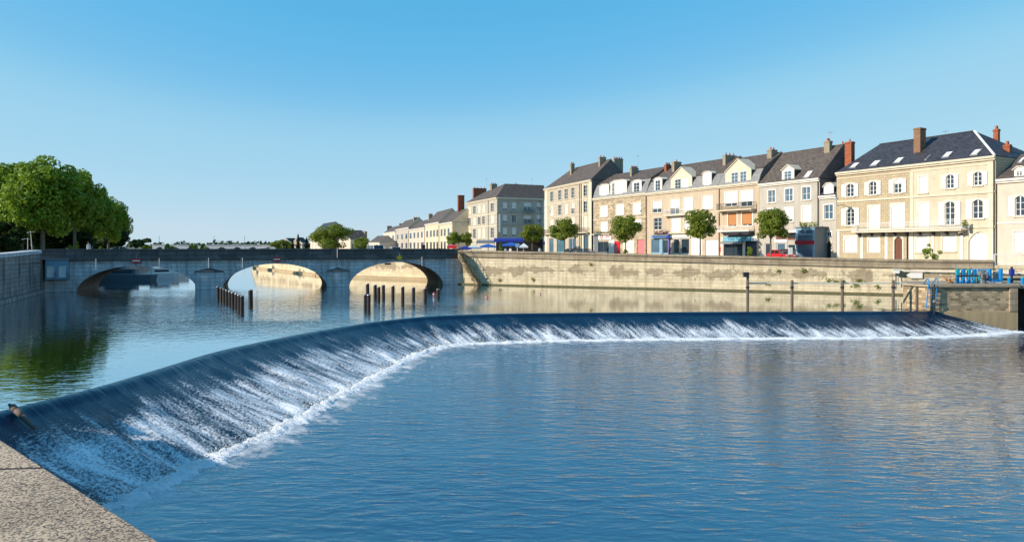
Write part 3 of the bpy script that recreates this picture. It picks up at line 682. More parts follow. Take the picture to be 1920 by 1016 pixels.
Q0 = (-6.2, 76.9); Q1 = (51.5, 53.2)
RQ = [(130,21),Q1,Q0,(-8.9,84.4),(-21.9,93),(-28.5,99),(-51,133),(-78,200),(-147,400),(-380,1000)]
tag(MB().quad(*([(x,y,SZ) for x,y in RQ]+[(-700,2500,SZ),(2500,2500,SZ),(2500,21,SZ)])).build('right_bank_ground', M['street']), kind='structure')
LQ = [(-17,15.8),(-24,24),(-33,37),(-38.8,50.6),(-44.3,63.3),(-52,83),(-57,94),(-65,114),(-134,250),(-201,400),(-520,1000)]
tag(MB().quad(*([(x,y,LZ) for x,y in LQ]+[(-1000,2500,LZ),(-2500,2500,LZ),(-2500,15.8,LZ)])).build('left_bank_ground', M['bank']), kind='structure')
# road strip along the right quay, with a kerb
qf = Frame(Q0, Q1, 0)
def strip(name, y0, y1, z, mat, x0=2, x1=60):
    tag(MB().prism([tuple(qf.W(x0, y0))[:2]+(z,), tuple(qf.W(x1, y0))[:2]+(z,), tuple(qf.W(x1, y1))[:2]+(z,), tuple(qf.W(x0, y1))[:2]+(z,)], (0,0,-.1)).build(name, M[mat]), kind='structure')
strip('pavement', .5, 3, SZ+.14, 'coping'); strip('road', 3.01, 9, SZ+.008, 'asphalt')

# ------------------------------------------------------------ right quay wall
wall_top = lambda x: 3.95+(3.20-3.95)*min(1, x/44.5)
def quay():
    root = thing('quay_wall', 'long sunlit tan masonry quay wall between the bridge and the lock pier', 'wall', (Q0[0], Q0[1], 0), qf.rz)
    xe = qf.X(1862); n_ = 30; A = MB(); B = MB(); C_ = MB(); 
    for i in range(n_):
        xa, xb = xe*i/n_, xe*(i+1)/n_; ta, tb = wall_top(xa), wall_top(xb)
        A.prism([(xa,0,-1.5),(xb,0,-1.5),(xb,0,tb-.66),(xa,0,ta-.66)], (0,.6,0))
        B.prism([(xa,-.05,ta-.66),(xb,-.05,tb-.66),(xb,-.05,tb-.2),(xa,-.05,ta-.2)], (0,.55,0))
        B.prism([(xa,-.16,ta-.2),(xb,-.16,tb-.2),(xb,-.16,tb),(xa,-.16,ta)], (0,.72,0))
        C_.prism([(xa,-.14,ta-.76),(xb,-.14,tb-.76),(xb,-.14,tb-.66),(xa,-.14,ta-.66)], (0,.13,0))
    A.build('wall_face', M['quay'], root); B.build('parapet', M['coping'], root); C_.build('string_course', M['coping'], root)
    # footing at the waterline
    MB().prism([(0,-.32,-1),(xe,-.32,-1),(xe,-.22,.16),(0,-.22,.16)], (0,.219,0)).build('footing', M['algae'], root)
    # lower continuation on the right, carrying a railing
    MB().box(xe, qf.L+6, .05, .6, -1.5, 2.75).build('low_wall', M['quay'], root)
    # tufts of weeds in the joints
    r = random.Random(3)
    for k, (px, py) in enumerate([(938,525),(1000,524),(1440,532),(1553,526),(1567,527),(1579,527),(1611,527),(1602,535),(1645,538),(1460,508),(1507,508),(1108,496)]):
        x = qf.X(px); z = E-(py-HZ)*qf.D(px)/F; f = MB()
        for _ in range(60):
            p = Vector((x+r.gauss(0,.14), -.03-abs(r.gauss(0,.06)), z+r.gauss(0,.1))); a_ = Vector((r.uniform(-1,1), r.uniform(-.5,.1), r.uniform(-1,1)))*.06; b_ = Vector((r.uniform(-1,1), r.uniform(-1,0), r.uniform(-1,1)))*.05
            f.quad(p-a_, p+b_, p+a_, p-b_)
        f.build('weed_tuft', M['leafs'], root)
    return root
quay()
# railing on the low wall at the far right
def right_rail():
    xe = qf.X(1866); o = thing('guard_railing', 'thin pale guard railing on the low wall before the house at the right edge', 'railing', qf.W(xe, .3, 2.75), qf.rz)
    L_ = 9.; f = MB(); f.tube((0,0,.95),(L_,0,.95),.035,n_=6); f.tube((0,0,.12),(L_,0,.12),.03,n_=6); f.build('rail', M['whitem'], o)
    for i in range(6):
        x = L_*i/5; p = MB().tube((x,0,0),(x,0,.95),.035,n_=6); p.build('post', M['whitem'], o)
        if i < 5: MB().tube((x,0,.12),(x+L_/5,0,.95),.015,n_=5).tube((x,0,.95),(x+L_/5,0,.12),.015,n_=5).build('brace', M['whitem'], o)
right_rail()
# stair down the wall beside the bridge
def stair():
    xt, xb = qf.X(868), qf.X(905); o = thing('river_stairs', 'narrow weedy stone stair running down the quay wall to the water beside the bridge', 'stairs', qf.W(xt, -.2, 0), qf.rz)
    L_ = xb-xt; f = MB(); n_ = 16; zt = 3.7
    for i in range(n_):
        x0 = L_*i/n_; z = zt*(1-(i+.5)/n_); f.box(x0, x0+L_/n_+.0, -.9, .1, z-.65, z+.05)
    f.build('flight', M['pier'], o)
    MB().prism([(-.05,-.98,zt+.15),(-.05,-.98,zt-.55),(L_,-.98,-.5),(L_,-.98,.15)], (0,.07,0)).build('stringer', M['pier'], o)
    r = MB(); r.tube((0,-.95,zt+.9),(L_,-.95,.8),.03,n_=6); 
    for i in range(7): r.tube((L_*i/6,-.95,zt*(1-i/6)-.1),(L_*i/6,-.95,zt*(1-i/6)+.85),.025,n_=5)
    r.build('handrail', M['wood'], o)
    rr = random.Random(5); f = MB()
    for _ in range(260):
        t = rr.random(); p = Vector((L_*t+rr.gauss(0,.15), -1.0+rr.gauss(0,.08), zt*(1-t)+rr.gauss(0,.22))); a_ = Vector((rr.uniform(-1,1),rr.uniform(-1,1),rr.uniform(-1,1)))*.07; b_ = Vector((rr.uniform(-1,1),rr.uniform(-1,1),rr.uniform(-1,1)))*.07
        f.quad(p-a_, p+b_, p+a_, p-b_)
    tag(f.build('weeds', M['leafd'], o), kind='stuff')
stair()
# quay walls beyond the bridge and on the left bank
def poly_wall(name, label, pts, z0, z1, mat, cop=None, th=.7, side=1, foot=None):
    o = thing(name, label, 'wall', (0,0,0)); A = MB(); C_ = MB(); G = MB()
    for i in range(len(pts)-1):
        p, q = Vector(pts[i]), Vector(pts[i+1]); d = (q-p).normalized(); n_ = Vector((-d.y, d.x))*side
        z1a = z1[i] if isinstance(z1, list) else z1; z1b = z1[i+1] if isinstance(z1, list) else z1
        A.prism([(p.x,p.y,z0),(q.x,q.y,z0),(q.x,q.y,z1b),(p.x,p.y,z1a)], (n_.x*th, n_.y*th, 0))
        if cop: C_.prism([(p.x-n_.x*.12,p.y-n_.y*.12,z1a),(q.x-n_.x*.12,q.y-n_.y*.12,z1b),(q.x-n_.x*.12,q.y-n_.y*.12,z1b+cop),(p.x-n_.x*.12,p.y-n_.y*.12,z1a+cop)], (n_.x*(th+.24), n_.y*(th+.24), 0))
        if foot: G.prism([(p.x-n_.x*foot,p.y-n_.y*foot,z0),(q.x-n_.x*foot,q.y-n_.y*foot,z0),(q.x-n_.x*foot*.5,q.y-n_.y*foot*.5,.35),(p.x-n_.x*foot*.5,p.y-n_.y*foot*.5,.35)], (n_.x*foot*.49, n_.y*foot*.49, 0))
    A.build('wall_face', M[mat], o)
    if cop: C_.build('coping', M['coping' if mat == 'quay' else 'bridge'], o)
    if foot: G.build('footing', M['pierlow' if mat == 'quay' else 'lquay'], o)
    return o
poly_wall('quay_wall', 'sunlit quay wall seen through the right and middle arches beyond the bridge', [(-8.9,84.6),(-21.9,93),(-28.5,99),(-51,133),(-78,200),(-147,400)], -1, 3.3, 'quay', .25, side=-1, foot=1.2)
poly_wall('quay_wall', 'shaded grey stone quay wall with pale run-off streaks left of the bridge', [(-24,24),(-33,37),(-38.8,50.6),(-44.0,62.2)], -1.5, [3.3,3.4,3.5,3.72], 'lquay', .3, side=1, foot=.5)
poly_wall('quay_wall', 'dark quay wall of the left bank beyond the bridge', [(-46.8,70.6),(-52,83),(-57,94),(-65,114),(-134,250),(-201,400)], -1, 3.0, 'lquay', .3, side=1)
# ------------------------------------------------------------ near ledge
def ledge():
    z = E-1.5; u = Vector((-.773,.634)); A = Vector((-4.0,5.2)); p = A+u*16.5; q = A-u*13
    o = thing('stone_ledge', 'speckled pebbled concrete quay ledge in the bottom left foreground', 'ledge', (0,0,0))
    n_ = Vector((-u.y*-1, u.x*-1)); inw = Vector((-.634,-.773))
    # slabs separated by thin joints
    cuts = [-13, -8.5, -4.6, -1.05, 2.6, 6.6, 10.6, 14.6, 16.5]; f = MB()
    for a_, b_ in zip(cuts[:-1], cuts[1:]):
        P = A+u*(a_+.03); Q = A+u*(b_-.03); w2 = Vector((-3.5, -.35))
        P2 = P+Vector((.30, -.02))*0; 
        f.prism([(P.x,P.y,z),(Q.x,Q.y,z),(Q.x+w2.x,Q.y+w2.y,z),(P.x+w2.x,P.y+w2.y,z)], (0,0,-.35))
    for t in cuts[1:-1]:
        P = A+u*(t-.03); Q = A+u*(t+.03); w2 = Vector((-3.5, -.35)); MB().prism([(P.x,P.y,z-.005),(Q.x,Q.y,z-.005),(Q.x+w2.x,Q.y+w2.y,z-.005),(P.x+w2.x,P.y+w2.y,z-.005)], (0,0,-.3)).build('joint', M['lockdark'], o)
    c = f.build('coping_slab', M['ledge'], o)
    bv = c.modifiers.new('bevel','BEVEL'); bv.width = .008; bv.segments = 2
    P = A+u*16.5; Q = A-u*13; a2 = inw*.06; b2 = inw*2.6
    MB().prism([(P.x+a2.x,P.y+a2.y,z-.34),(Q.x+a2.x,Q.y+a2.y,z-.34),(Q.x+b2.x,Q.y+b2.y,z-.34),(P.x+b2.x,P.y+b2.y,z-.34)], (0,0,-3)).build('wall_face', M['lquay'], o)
    tag(MB().prism([(P.x+b2.x,P.y+b2.y,z-.06),(Q.x+b2.x,Q.y+b2.y,z-.06),(Q.x-30,Q.y-20,z-.06),(P.x-60,P.y-1,z-.06)], (0,0,-.2)).build('towpath_ground', M['bank']), kind='structure')
ledge()
# ------------------------------------------------------------ bridge
BL = Vector((-44.4, 63.4)); bf = Frame((-44.4+0, 63.34), (-6.25, 76.88), 0)
def bridge():
    root = thing('stone_bridge', 'three-arched grey limestone road bridge with dark parapet crossing the river', 'bridge', bf.W(0), bf.rz)
    W_ = 8.4; L_ = bf.L
    arches = [(bf.X(143), bf.X(369), 2.45), (bf.X(417), bf.X(613), 2.55), (bf.X(655), bf.X(831), 2.62)]
    zb = 3.0
    def low(x):
        for a_, b_, h in arches:
            if a_ < x < b_:
                t = (x-(a_+b_)/2)/((b_-a_)/2); return h*max(0, 1-abs(t)**2.1)**.56
        return -1.2
    xs = set([0, L_])
    for a_, b_, h in arches:
        for i in range(41): xs.add((a_+b_)/2-(b_-a_)/2*math.cos(math.pi*i/40))
    xs = sorted(xs); A = MB(); S = MB(); B = MB()
    for i in range(len(xs)-1):
        xa, xb = xs[i], xs[i+1]; mid = (xa+xb)/2; inside = any(a_ < mid < b_ for a_, b_, h in arches)
        la = low(xa) if inside else -1.2; lb = low(xb) if inside else -1.2
        if inside:
            la = max(la, 0) if any(abs(xa-e) > 1e-6 for a_, b_, h in arches for e in (a_, b_)) else -1.2
            if any(abs(xa-a_) < 1e-6 for a_, b_, h in arches): la = 0
            if any(abs(xb-b_) < 1e-6 for a_, b_, h in arches): lb = 0
        A.quad((xa,0,la),(xb,0,lb),(xb,0,zb),(xa,0,zb)); A.quad((xb,W_,lb),(xa,W_,la),(xa,W_,zb),(xb,W_,zb))
        if inside: S.quad((xa,0,la),(xa,W_,la),(xb,W_,lb),(xb,0,lb))
    for a_, b_, h in arches:
        for e in (a_, b_): S.quad((e,0,-1.2),(e,W_,-1.2),(e,W_,0),(e,0,0))
    A.quad((0,0,-1.2),(0,0,zb),(0,W_,zb),(0,W_,-1.2)); A.quad((L_,0,-1.2),(L_,W_,-1.2),(L_,W_,zb),(L_,0,zb))
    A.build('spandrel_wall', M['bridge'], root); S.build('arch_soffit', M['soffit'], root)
    for a_, b_, h in arches:
        ring = MB(); k = 33; c = (a_+b_)/2; hw = (b_-a_)/2
        pts = []
        for i in range(k+1):
            th = math.pi*i/k; x = c-hw*math.cos(th); z = h*max(0, 1-abs((x-c)/hw)**2.1)**.56; pts.append(Vector((x, 0, z)))
        for i in range(k):
            p, q = pts[i], pts[i+1]; d = (q-p).normalized(); n_ = Vector((-d.z, 0, d.x)); g = d*.012; tck = .52+(.1 if i%2 else 0)
            if p.z < .05 and q.z < .05: continue
            ring.prism([p+g+Vector((0,-.05,0)), q-g+Vector((0,-.05,0)), q-g+n_*tck+Vector((0,-.05,0)), p+g+n_*tck+Vector((0,-.05,0))], (0,.055,0))
        ring.build('arch_ring', M['bridge'], root)
    MB().box(-2, L_+.6, -.32, W_+.32, zb, zb+.22).build('cornice', M['bridged'], root)
    for y0 in (-.05, W_-.3):
        p = MB(); p.box(-2, L_+.6, y0, y0+.35, zb+.22, 3.92); p.box(-2.02, L_+.62, y0-.09, y0+.44, 3.92, 4.09)
        for i in range(13):
            x = -1.8+(L_+1.6)*i/12; p.box(x, x+.75, y0-.06, y0+.41, zb+.222, 3.918)
        p.build('parapet', M['bridged'], root)
    MB().box(-2, L_+.5, .31, W_-.31, zb+.0, zb+.12).build('deck', M['asphalt'], root)
    for (pa, pb, pt) in ((366, 419, 506), (613, 655, 505)):
        xa, xb = bf.X(pa), bf.X(pb); zt = E-(pt-HZ)*bf.D((pa+pb)/2)/F; c = (xa+xb)/2; w2 = (xb-xa)/2
        plan = [(c-w2,0),(c-w2,-.15),(c-w2*.8,-.40),(c,-.46),(c+w2*.8,-.40),(c+w2,-.15),(c+w2,0)]
        f = MB(); f.prism([(x,y,-1.2) for x,y in plan], (0,0,1.2+zt-.25))
        g = MB(); g.prism([(c+(x-c)*1.03,y*1.04,zt-.25) for x,y in plan], (0,0,.12))
        n0 = len(g.v); g.add([(c+(x-c)*1.0,y,zt-.13) for x,y in plan]+[(c,0,zt+.22)], [(i, i+1, 7) for i in range(6)])
        o = f.build('cutwater', M['bridge'], root); g.build('cutwater_cap', M['bridged'], o)
    # buttress tower at the left end
    xa, xb = bf.X(70), bf.X(89)
    f = MB().box(xa-.3, xb-.2, -1.0, .3, -1.2, 3.05); f.build('buttress', M['lquay'], root); MB().box(xa-.4, xb-.1, -1.1, .3, 3.05, 3.2).build('buttress_cap', M['bridged'], root)
    # right abutment pilaster
    xa = bf.X(832); f = MB().box(xa+.15, L_+.5, -.2, -.003, -1.2, zb-.002); f.build('abutment', M['bridge'], root)
    for px, z1 in ((182,2.9),(392,2.9),(632,3.9),(300,2.9),(790,2.9),(455,2.9)):
        x = bf.X(px); MB().tube((x,-.38,z1-.75),(x,-.38,z1+.3),.035,n_=6).build('drain_pipe', M['whitem'], root)
    # service box hung on the left abutment
    xa, xb = bf.X(91), bf.X(131); z0 = E-(523-HZ)*bf.D(110)/F; z1 = E-(487-HZ)*bf.D(110)/F
    o = thing('gauge_cabin', 'small pale blue cabin with two windows hung on the left bridge abutment', 'cabin', bf.W(xa, -.9, z0), bf.rz)
    w2 = xb-xa; h2 = z1-z0; body = MB()
    wall_holes(body, w2, h2, [(w2*.06, w2*.40, h2*.12, h2*.68), (w2*.62, w2*.94, h2*.12, h2*.68)], dep=.08)
    body.quad((0,0,0),(0,0,h2),(0,.88,h2),(0,.88,0)); body.quad((w2,0,0),(w2,.88,0),(w2,.88,h2),(w2,0,h2)); body.quad((0,0,h2),(w2,0,h2),(w2,.88,h2),(0,.88,h2)); body.quad((0,0,0),(0,.88,0),(w2,.88,0),(w2,0,0))
    body.build('wall', M['shopblue'], o); MB().box(-.1,w2+.1,-.1,.86,h2,h2+.07).build('roof', M['shopgrey'], o)
    for (a_, b_) in ((.06,.40),(.62,.94)):
        t = MB(); xa2, xb2 = w2*a_, w2*b_; za, zb2 = h2*.12, h2*.68
        t.box(xa2,xa2+.07,.0,.05,za,zb2); t.box(xb2-.07,xb2,.0,.05,za,zb2); t.box(xa2+.07,xb2-.07,.0,.05,za,za+.07); t.box(xa2+.07,xb2-.07,.0,.05,zb2-.07,zb2)
        q = t.build('window', M['white'], o); MB().quad((xa2,.07,za),(xb2,.07,za),(xb2,.07,zb2),(xa2,.07,zb2)).build('pane', M['whitem'], q)
    MB().box(w2*.44,w2*.50,-.12,-.01,-.1,h2*.4).build('bracket', M['grey'], o); MB().box(w2*1.02,w2*1.1,-.1,.3,-.05,h2*.35).build('bracket', M['grey'], o)
bridge()
# signs on the bridge
def noentry(px, py, label):
    x = bf.X(px); z = E-(py-HZ)*bf.D(px)/F; o = thing('navigation_sign', label, 'sign', bf.W(x, -.42, z), bf.rz, 'navigation signs on the bridge')
    MB().box(-.36,.36,0,.03,-.22,.22).build('panel', M['red'], o); MB().box(-.33,.33,-.012,-.001,-.07,.07).build('bar', M['white'], o)
    MB().box(-.03,.03,.031,.07,-.1,.62).build('bracket', M['grey'], o)
noentry(257, 489, 'red sign with a white bar over the crown of the left arch')
noentry(519, 486, 'red sign with a white bar over the crown of the middle arch')
x = bf.X(748); z = E-(483-HZ)*bf.D(748)/F
o = thing('navigation_sign', 'yellow diamond sign over the right arch of the bridge', 'sign', bf.W(x, -.42, z), bf.rz, 'navigation signs on the bridge')
MB().prism([(-.33,0,0),(0,0,-.33),(.33,0,0),(0,0,.33)], (0,.03,0)).build('panel', M['yellow'], o); MB().box(-.03,.03,.031,.07,-.1,.6).build('bracket', M['grey'], o)
o = thing('traffic_board', 'dark little board with white marks hanging at the crown of the right arch', 'sign', bf.W(bf.X(727), -.1, 2.42), bf.rz)
MB().box(-.35,.35,-.02,.02,-.08,.1).build('panel', M['iron'], o)

# ------------------------------------------------------------ houses on the right quay
CH = 105600.
def hd_(px): return CH/(px-290.)
def hp(px): d = hd_(px); return ((px-960)/F*d, d)
CZ = 13.47-2.5+.0      # cornice height above street
def cz(px, py): return zat(py, hd_(px))-SZ
# --- hotel at the corner (house 0)
def house0():
    P0 = at(874, 187); P1 = at(932, 165)
    H = House('hotel', 'four-storey grey stone corner hotel above the blue cafe awnings', P0, P1, SZ, zat(370.5, 165)-SZ, 12, 'h0', 'hotel')
    f = H.fr; H.root.location = f.W(0)
    for px, w2 in ((880,5),(889.5,5),(898.5,5),(906.5,5),(923,6)):
        k = f.D(923)/f.D(px)
        for (a_, b_) in ((381,396.5),(404,419),(427,446)):
            H.win(px-w2/2, px+w2/2, HZ+(a_-HZ)*k, HZ+(b_-HZ)*k, 'glass' if (px+a_)%2 < 1 else 'blind', pane='glass', bm_='cream', sur='trim')
    H.pipe(916)
    zz = [f.Z(932, 400), f.Z(932, 423), f.Z(932, 450)]
    for z in zz: MB().box(0, H.L, -.1, -.003, z-.12, z+.12).build('string_course', M['trim'], H.root)
    # shaded end facade, same height, built in its own plane under the same house
    g = Frame(P1, at(1020, 170.3), SZ)
    sub = [] ; mb = MB(); holes = []
    ccs = [(947,8,'blind'),(964,8,'blind'),(989,14,'half'),(1011,9,'half')]
    m4 = Matrix.Translation(H.fr.W(0)) @ Matrix.Rotation(f.rz, 4, 'Z'); inv = m4.inverted() @ (Matrix.Translation(g.W(0)) @ Matrix.Rotation(g.rz, 4, 'Z'))
    def put(o): o.data.transform(inv); return o
    for px, w2, kd in ccs:
        for r_, (a_, b_) in enumerate(((380,395),(403,418),(427,444))):
            x0, x1 = g.X(px-w2/2), g.X(px+w2/2); z0, z1 = g.Z(px, b_), g.Z(px, a_); holes.append((x0,x1,z0,z1))
            t = MB(); t.box(x0,x0+.08,.08,.14,z0,z1); t.box(x1-.08,x1,.08,.14,z0,z1); t.box(x0+.08,x1-.08,.08,.14,z0,z0+.08); t.box(x0+.08,x1-.08,.08,.14,z1-.08,z1); xm=(x0+x1)/2; t.box(xm-.05,xm+.05,.08,.14,z0+.08,z1-.08)
            o = put(t.build('window', M['white'], H.root)); put(MB().quad((x0,.15,z0),(x1,.15,z0),(x1,.15,z1),(x0,.15,z1)).build('pane', M['glass' if r_ == 1 and px == 964 else 'glassb'], o))
            if kd == 'blind' and not (r_ == 1 and px == 964) or kd == 'half':
                zl = z0+(z1-z0)*(.25 if kd == 'blind' else .5)
                b2 = MB()
                for i in range(6): b2.box(x0+.03, x1-.03, .03, .07, zl+(z1-zl)*i/6, zl+(z1-zl)*(i+1)/6-.02)
                put(b2.build('roller_shutter', M['blindw'], H.root))
    wall_holes(mb, g.L, H.H, holes); put(mb.build('end_wall', M['h0'], H.root))
    for yy in (398.5, 422): put(MB().box(0, g.L, -.1, -.003, g.Z(975, yy)-.12, g.Z(975, yy)+.12).build('string_course', M['h0'], H.root))
    put(MB().box(-.05, g.L+.1, -.35, -.003, H.H-.3, H.H+.1).build('cornice', M['trim'], H.root))
    for (yb) in (400, 420.5):
        x0, x1 = g.X(980), g.X(999); z = g.Z(989, yb)
        o = put(MB().box(x0,x1,-.9,-.003,z-.15,z).build('balcony', M['h0'], H.root)); r = MB()
        for i in range(13): r.box(x0+(x1-x0-.05)*i/12, x0+(x1-x0-.05)*i/12+.05, -.9, -.85, z+.001, z+1)
        r.box(x0, x1, -.9, -.86, z+1, z+1.05); put(r.build('railing', M['iron'], o))
    # vertical name board, hotel roof
    put(MB().box(.35, .75, -.5, -.35, g.Z(934,435), g.Z(934,402)).build('name_board', M['whitem'], H.root))
    z = H.H+.1; rz_ = zat(347, 175)-SZ
    A = Vector((0,-.3,z)); Bc = Vector((H.L+.3,-.3,z)); C2 = inv @ Vector((g.L+.2,-.3,z)); D2 = Vector((0, 12, z))
    r1 = inv @ Vector((g.X(947, 5), 5, rz_)); r2 = inv @ Vector((g.X(1020, 5), 5, rz_)); C3 = inv @ Vector((g.L+.2, 10.5, z))
    r0 = Vector((2.0, 4.5, rz_-1.0))
    rf = MB(); rf.quad(A, Bc, r1, r0); rf.quad(Bc, C2, r2, r1); rf.quad(C3, r2, C2); rf.quad(r1, r2, C3); rf.quad(A, r0, D2); rf.quad(r0, r1, C3, D2)
    rf.build('roof', M['slate'], H.root)
    H.hd = 5
    H.chimney(886, 912, 353, 3.2, 1.0, 'chimr', 4); H.chimney(918.5, 932, 345.5, 3.2, 1.3, 'chim', 3); H.chimney(963, 971, 345.5, 9.5, 1.0, 'chim', 1)
    H.finish(side=False); H.antenna(912, 335, 4, 356); H.antenna(997, 335, 14, 352)
    return H
house0()
# --- house 1: tall pale block with hipped roof
h1P1 = hp(1109.5); d1 = h1P1[1]*125/107.
H = House('apartment_house', 'four-storey pale stone house with hipped roof, left end of the quayside row', at(1021, d1), h1P1, SZ, zat(337.3, h1P1[1])-SZ, 9, 'h1')
f = H.fr
for px in (1034.5, 1049.5, 1061.7, 1074.2, 1097.5):
    k = lambda y, px=px: HZ+(y-HZ)*f.D(1097.5)/f.D(px)
    w2 = 6.2 if px < 1090 else 7
    for j, (a_, b_) in enumerate(((347.5,368),(377.5,398.5),(405.5,432))):
        kd = 'glass' if j == 0 or (j == 1 and px in (1049.5, 1097.5)) else ('half' if px == 1074.2 else 'blind')
        H.win(px-w2/2, px+w2/2, k(a_), k(b_), kd, sur='trim', bm_='cream', sill=True)
for a_ in (373, 402): H.band(1097, a_)
for px in (1087.3, 1090.5): H.pipe(px, 'brown')
for (a_, b_) in ((1021.5, 1026.5), (1092-.5, 1094), (1103.5, 1109)): H.box('pilaster', a_, b_, 339 if a_ > 1060 else 357, 478, -.08, -.002, 'trim')
H.balcony(1024, 1107, 437, .8, 'iron', .9)
H.win(1030, 1038, 447, 474, 'shop', frame='shopgrey', pane='glassb'); H.win(1044, 1060, 446, 474, 'shop', frame='teal', pane='glassb'); H.win(1066, 1080, 446, 474, 'shop', frame='white', pane='glassb'); H.win(1092.5, 1104.5, 441, 474, 'shop', frame='shopgrey', pane='glassb')
H.box('sign_panel', 1092.3, 1104.7, 436, 441.5, -.12, -.003, 'shopgrey'); H.box('fascia', 1029, 1084, 438.6, 442.5, -.12, -.003, 'trimw')
rise = f.Z(1122, 305, 4.2)-H.H; H.gable_roof(4.2, rise, 'slate', hipL=5.5); H.finish('gable')
H.chimney(1068.5, 1077, 307.5, 2.4, .7, 'chim', 2); H.chimney(1122, 1136, 295, 2.8, .6, 'chim', 2); H.chimney(1149, 1168, 298, 6.2, .6, 'chim', 5)
H.lamp(1036, 388)
# --- house 2: stone, mansard
def mans(Hh, h1px, rpx):
    f = Hh.fr; h1_ = f.Z(h1px[0], h1px[1], .9)-Hh.H; hdd = 4.6; zt = f.Z(rpx[0], rpx[1], hdd)-Hh.H-h1_; Hh.mansard(h1_, .9, hdd, max(.5, zt))
H = House('town_house', 'tan stone mansard house with white blinds above the red and white logo shop', hp(1112.5), hp(1213), SZ, cz(1160, 368), 9.2, 'h2', cornice='trim'); f = H.fr
for (a_, b_, t, u_) in ((1125,1139,386,406.5),(1155,1169.5,383,403),(1186.5,1201.5,380,402),(1125.6,1139,416,435),(1156,1170,414,434),(1188,1202,412,433)): H.win(a_, b_, t, u_, 'blind', sur='trim')
H.band(1160, 409.5)
H.win(1122, 1141, 453, 475, 'shop', frame='shopgrey', pane='glass'); H.box('shop_front', 1114, 1121.5, 439, 476, -.1, -.003, 'shopgrey'); H.box('sign_board', 1121.7, 1146, 439.5, 449.5, -.16, -.003, 'white')
H.box('shop_panel', 1141.5, 1151.5, 450.2, 476, -.07, -.003, 'white')
sg = H.box('red_poster', 1152.3, 1161.5, 452.5, 476, -.14, -.003, 'red'); H.box('poster_panel', 1153.2, 1158, 461, 472, -.16, -.141, 'pink', sg)
H.win(1195, 1208.5, 449, 476, 'door', bm_='pink'); H.box('blank_panel', 1168, 1189, 451, 475, -.05, -.003, 'cream')
# round logo
xc, zc = f.X(1129.4), f.Z(1129.4, 444.4)
lg = MB()
for i in range(24):
    a0, a1 = 2*math.pi*i/24, 2*math.pi*(i+1)/24
    lg.prism([(xc+math.cos(a0)*.42, -.19, zc+math.sin(a0)*.42), (xc+math.cos(a1)*.42, -.19, zc+math.sin(a1)*.42), (xc+math.cos(a1)*.29, -.19, zc+math.sin(a1)*.29), (xc+math.cos(a0)*.29, -.19, zc+math.sin(a0)*.29)], (0,.025,0))
lg.prism([(xc-.2,-.188,zc-.17),(xc-.12,-.188,zc-.2),(xc+.2,-.188,zc+.15),(xc+.12,-.188,zc+.2)], (0,.02,0)); lg.build('logo', M['darkred'], H.root)
def text(s, size, mat, parent, loc, name='lettering', shear=0, rot=(R(90),0,0), ext=.01):
    c = bpy.data.curves.new('tmp_text', 'FONT'); c.body = s; c.size = size; c.extrude = ext; c.align_x = 'CENTER'; c.align_y = 'CENTER'; c.shear = shear
    t = bpy.data.objects.new('tmp_text', c); col.objects.link(t); bpy.context.view_layer.update()
    me = bpy.data.meshes.new_from_object(t.evaluated_get(bpy.context.evaluated_depsgraph_get())); bpy.data.objects.remove(t)
    me.materials.clear(); me.materials.append(mat); o = bpy.data.objects.new(name, me); col.objects.link(o); o.parent = parent; o.location = loc; o.rotation_euler = rot; return o
text('optic', .62, M['red'], H.root, (f.X(1140), -.175, f.Z(1140, 443.5)), shear=.2)
mans(H, (1160, 343), (1213, 319)); H.dormer(1124, 1142, 345.5, 371); H.dormer(1144.5, 1175, 337.5, 369, wins=[(1148,1152.5,'glass'),(1154,1168,'blind')]); H.dormer(1185, 1203, 337.5, 365, kind='glass')
H.chimney(1181, 1197, 315, 2.6, .5, 'chim', 5); H.finish('gable'); H.lamp(1212.5, 385, -2.0); H.pipe(1212, 'brown'); H.antenna(1196, 292, 4.6, 322)
# flower boxes
def flowers(H, px0, px1, py, mat='flower', n_=160, y=-.5, hh=.35, name='flower_box'):
    f = H.fr; x0, x1 = f.X(px0, y), f.X(px1, y); z = f.Z((px0+px1)/2, py, y); r = random.Random(int(px0)); m_ = MB()
    for _ in range(n_):
        p = Vector((r.uniform(x0, x1), y+r.gauss(0, .12), z+abs(r.gauss(0, hh))*.8)); a_ = Vector([r.uniform(-1,1) for _ in range(3)])*.1; b_ = Vector([r.uniform(-1,1) for _ in range(3)])*.1
        m_.quad(p-a_, p+b_, p+a_, p-b_)
    bx = MB().box(x0, x1, y-.15, y+.15, z-.25, z).build(name, M['shopgrey'], H.root); m_.build('blossom' if mat == 'flower' else 'foliage', M[mat], bx)
flowers(H, 1115, 1128, 437.5, 'leafs', 60); H.balcony(1114, 1147, 438.5, .6, 'iron', .4)
# --- house 3
H = House('town_house', 'beige mansard house over the pale blue bank, pedimented dormer with two windows', hp(1213.3), hp(1348), SZ, cz(1280, 356.2), 9.2, 'h3'); f = H.fr
H.win(1223.5,1240.5,377,399,'half',sur='trim',half=.62); H.win(1256.5,1274,373,402,'half',sur='trim',half=.6); H.win(1281,1299,369.6,397.5,'blind',sur='trim'); H.win(1316.5,1336,366.5,392,'blind',sur='trim')
H.win(1225.5,1241,408.6,431,'glass',sur='trim',sh=False); H.win(1258.5,1276,407.5,434.6,'blind',sur='trim'); H.win(1283,1300,405,432,'blind',sur='trim'); H.win(1318,1337,403,430,'blind',sur='trim')
H.balcony(1250, 1302, 402.5, .7, 'whitem', .9); H.band(1280, 437, .16, .5, x1=f.X(1303), x0=f.X(1255))
H.box('fascia', 1220, 1256, 440.3, 446, -.5, -.003, 'shopblue'); flowers(H, 1226, 1254, 440, 'flower', 260, hh=.5)
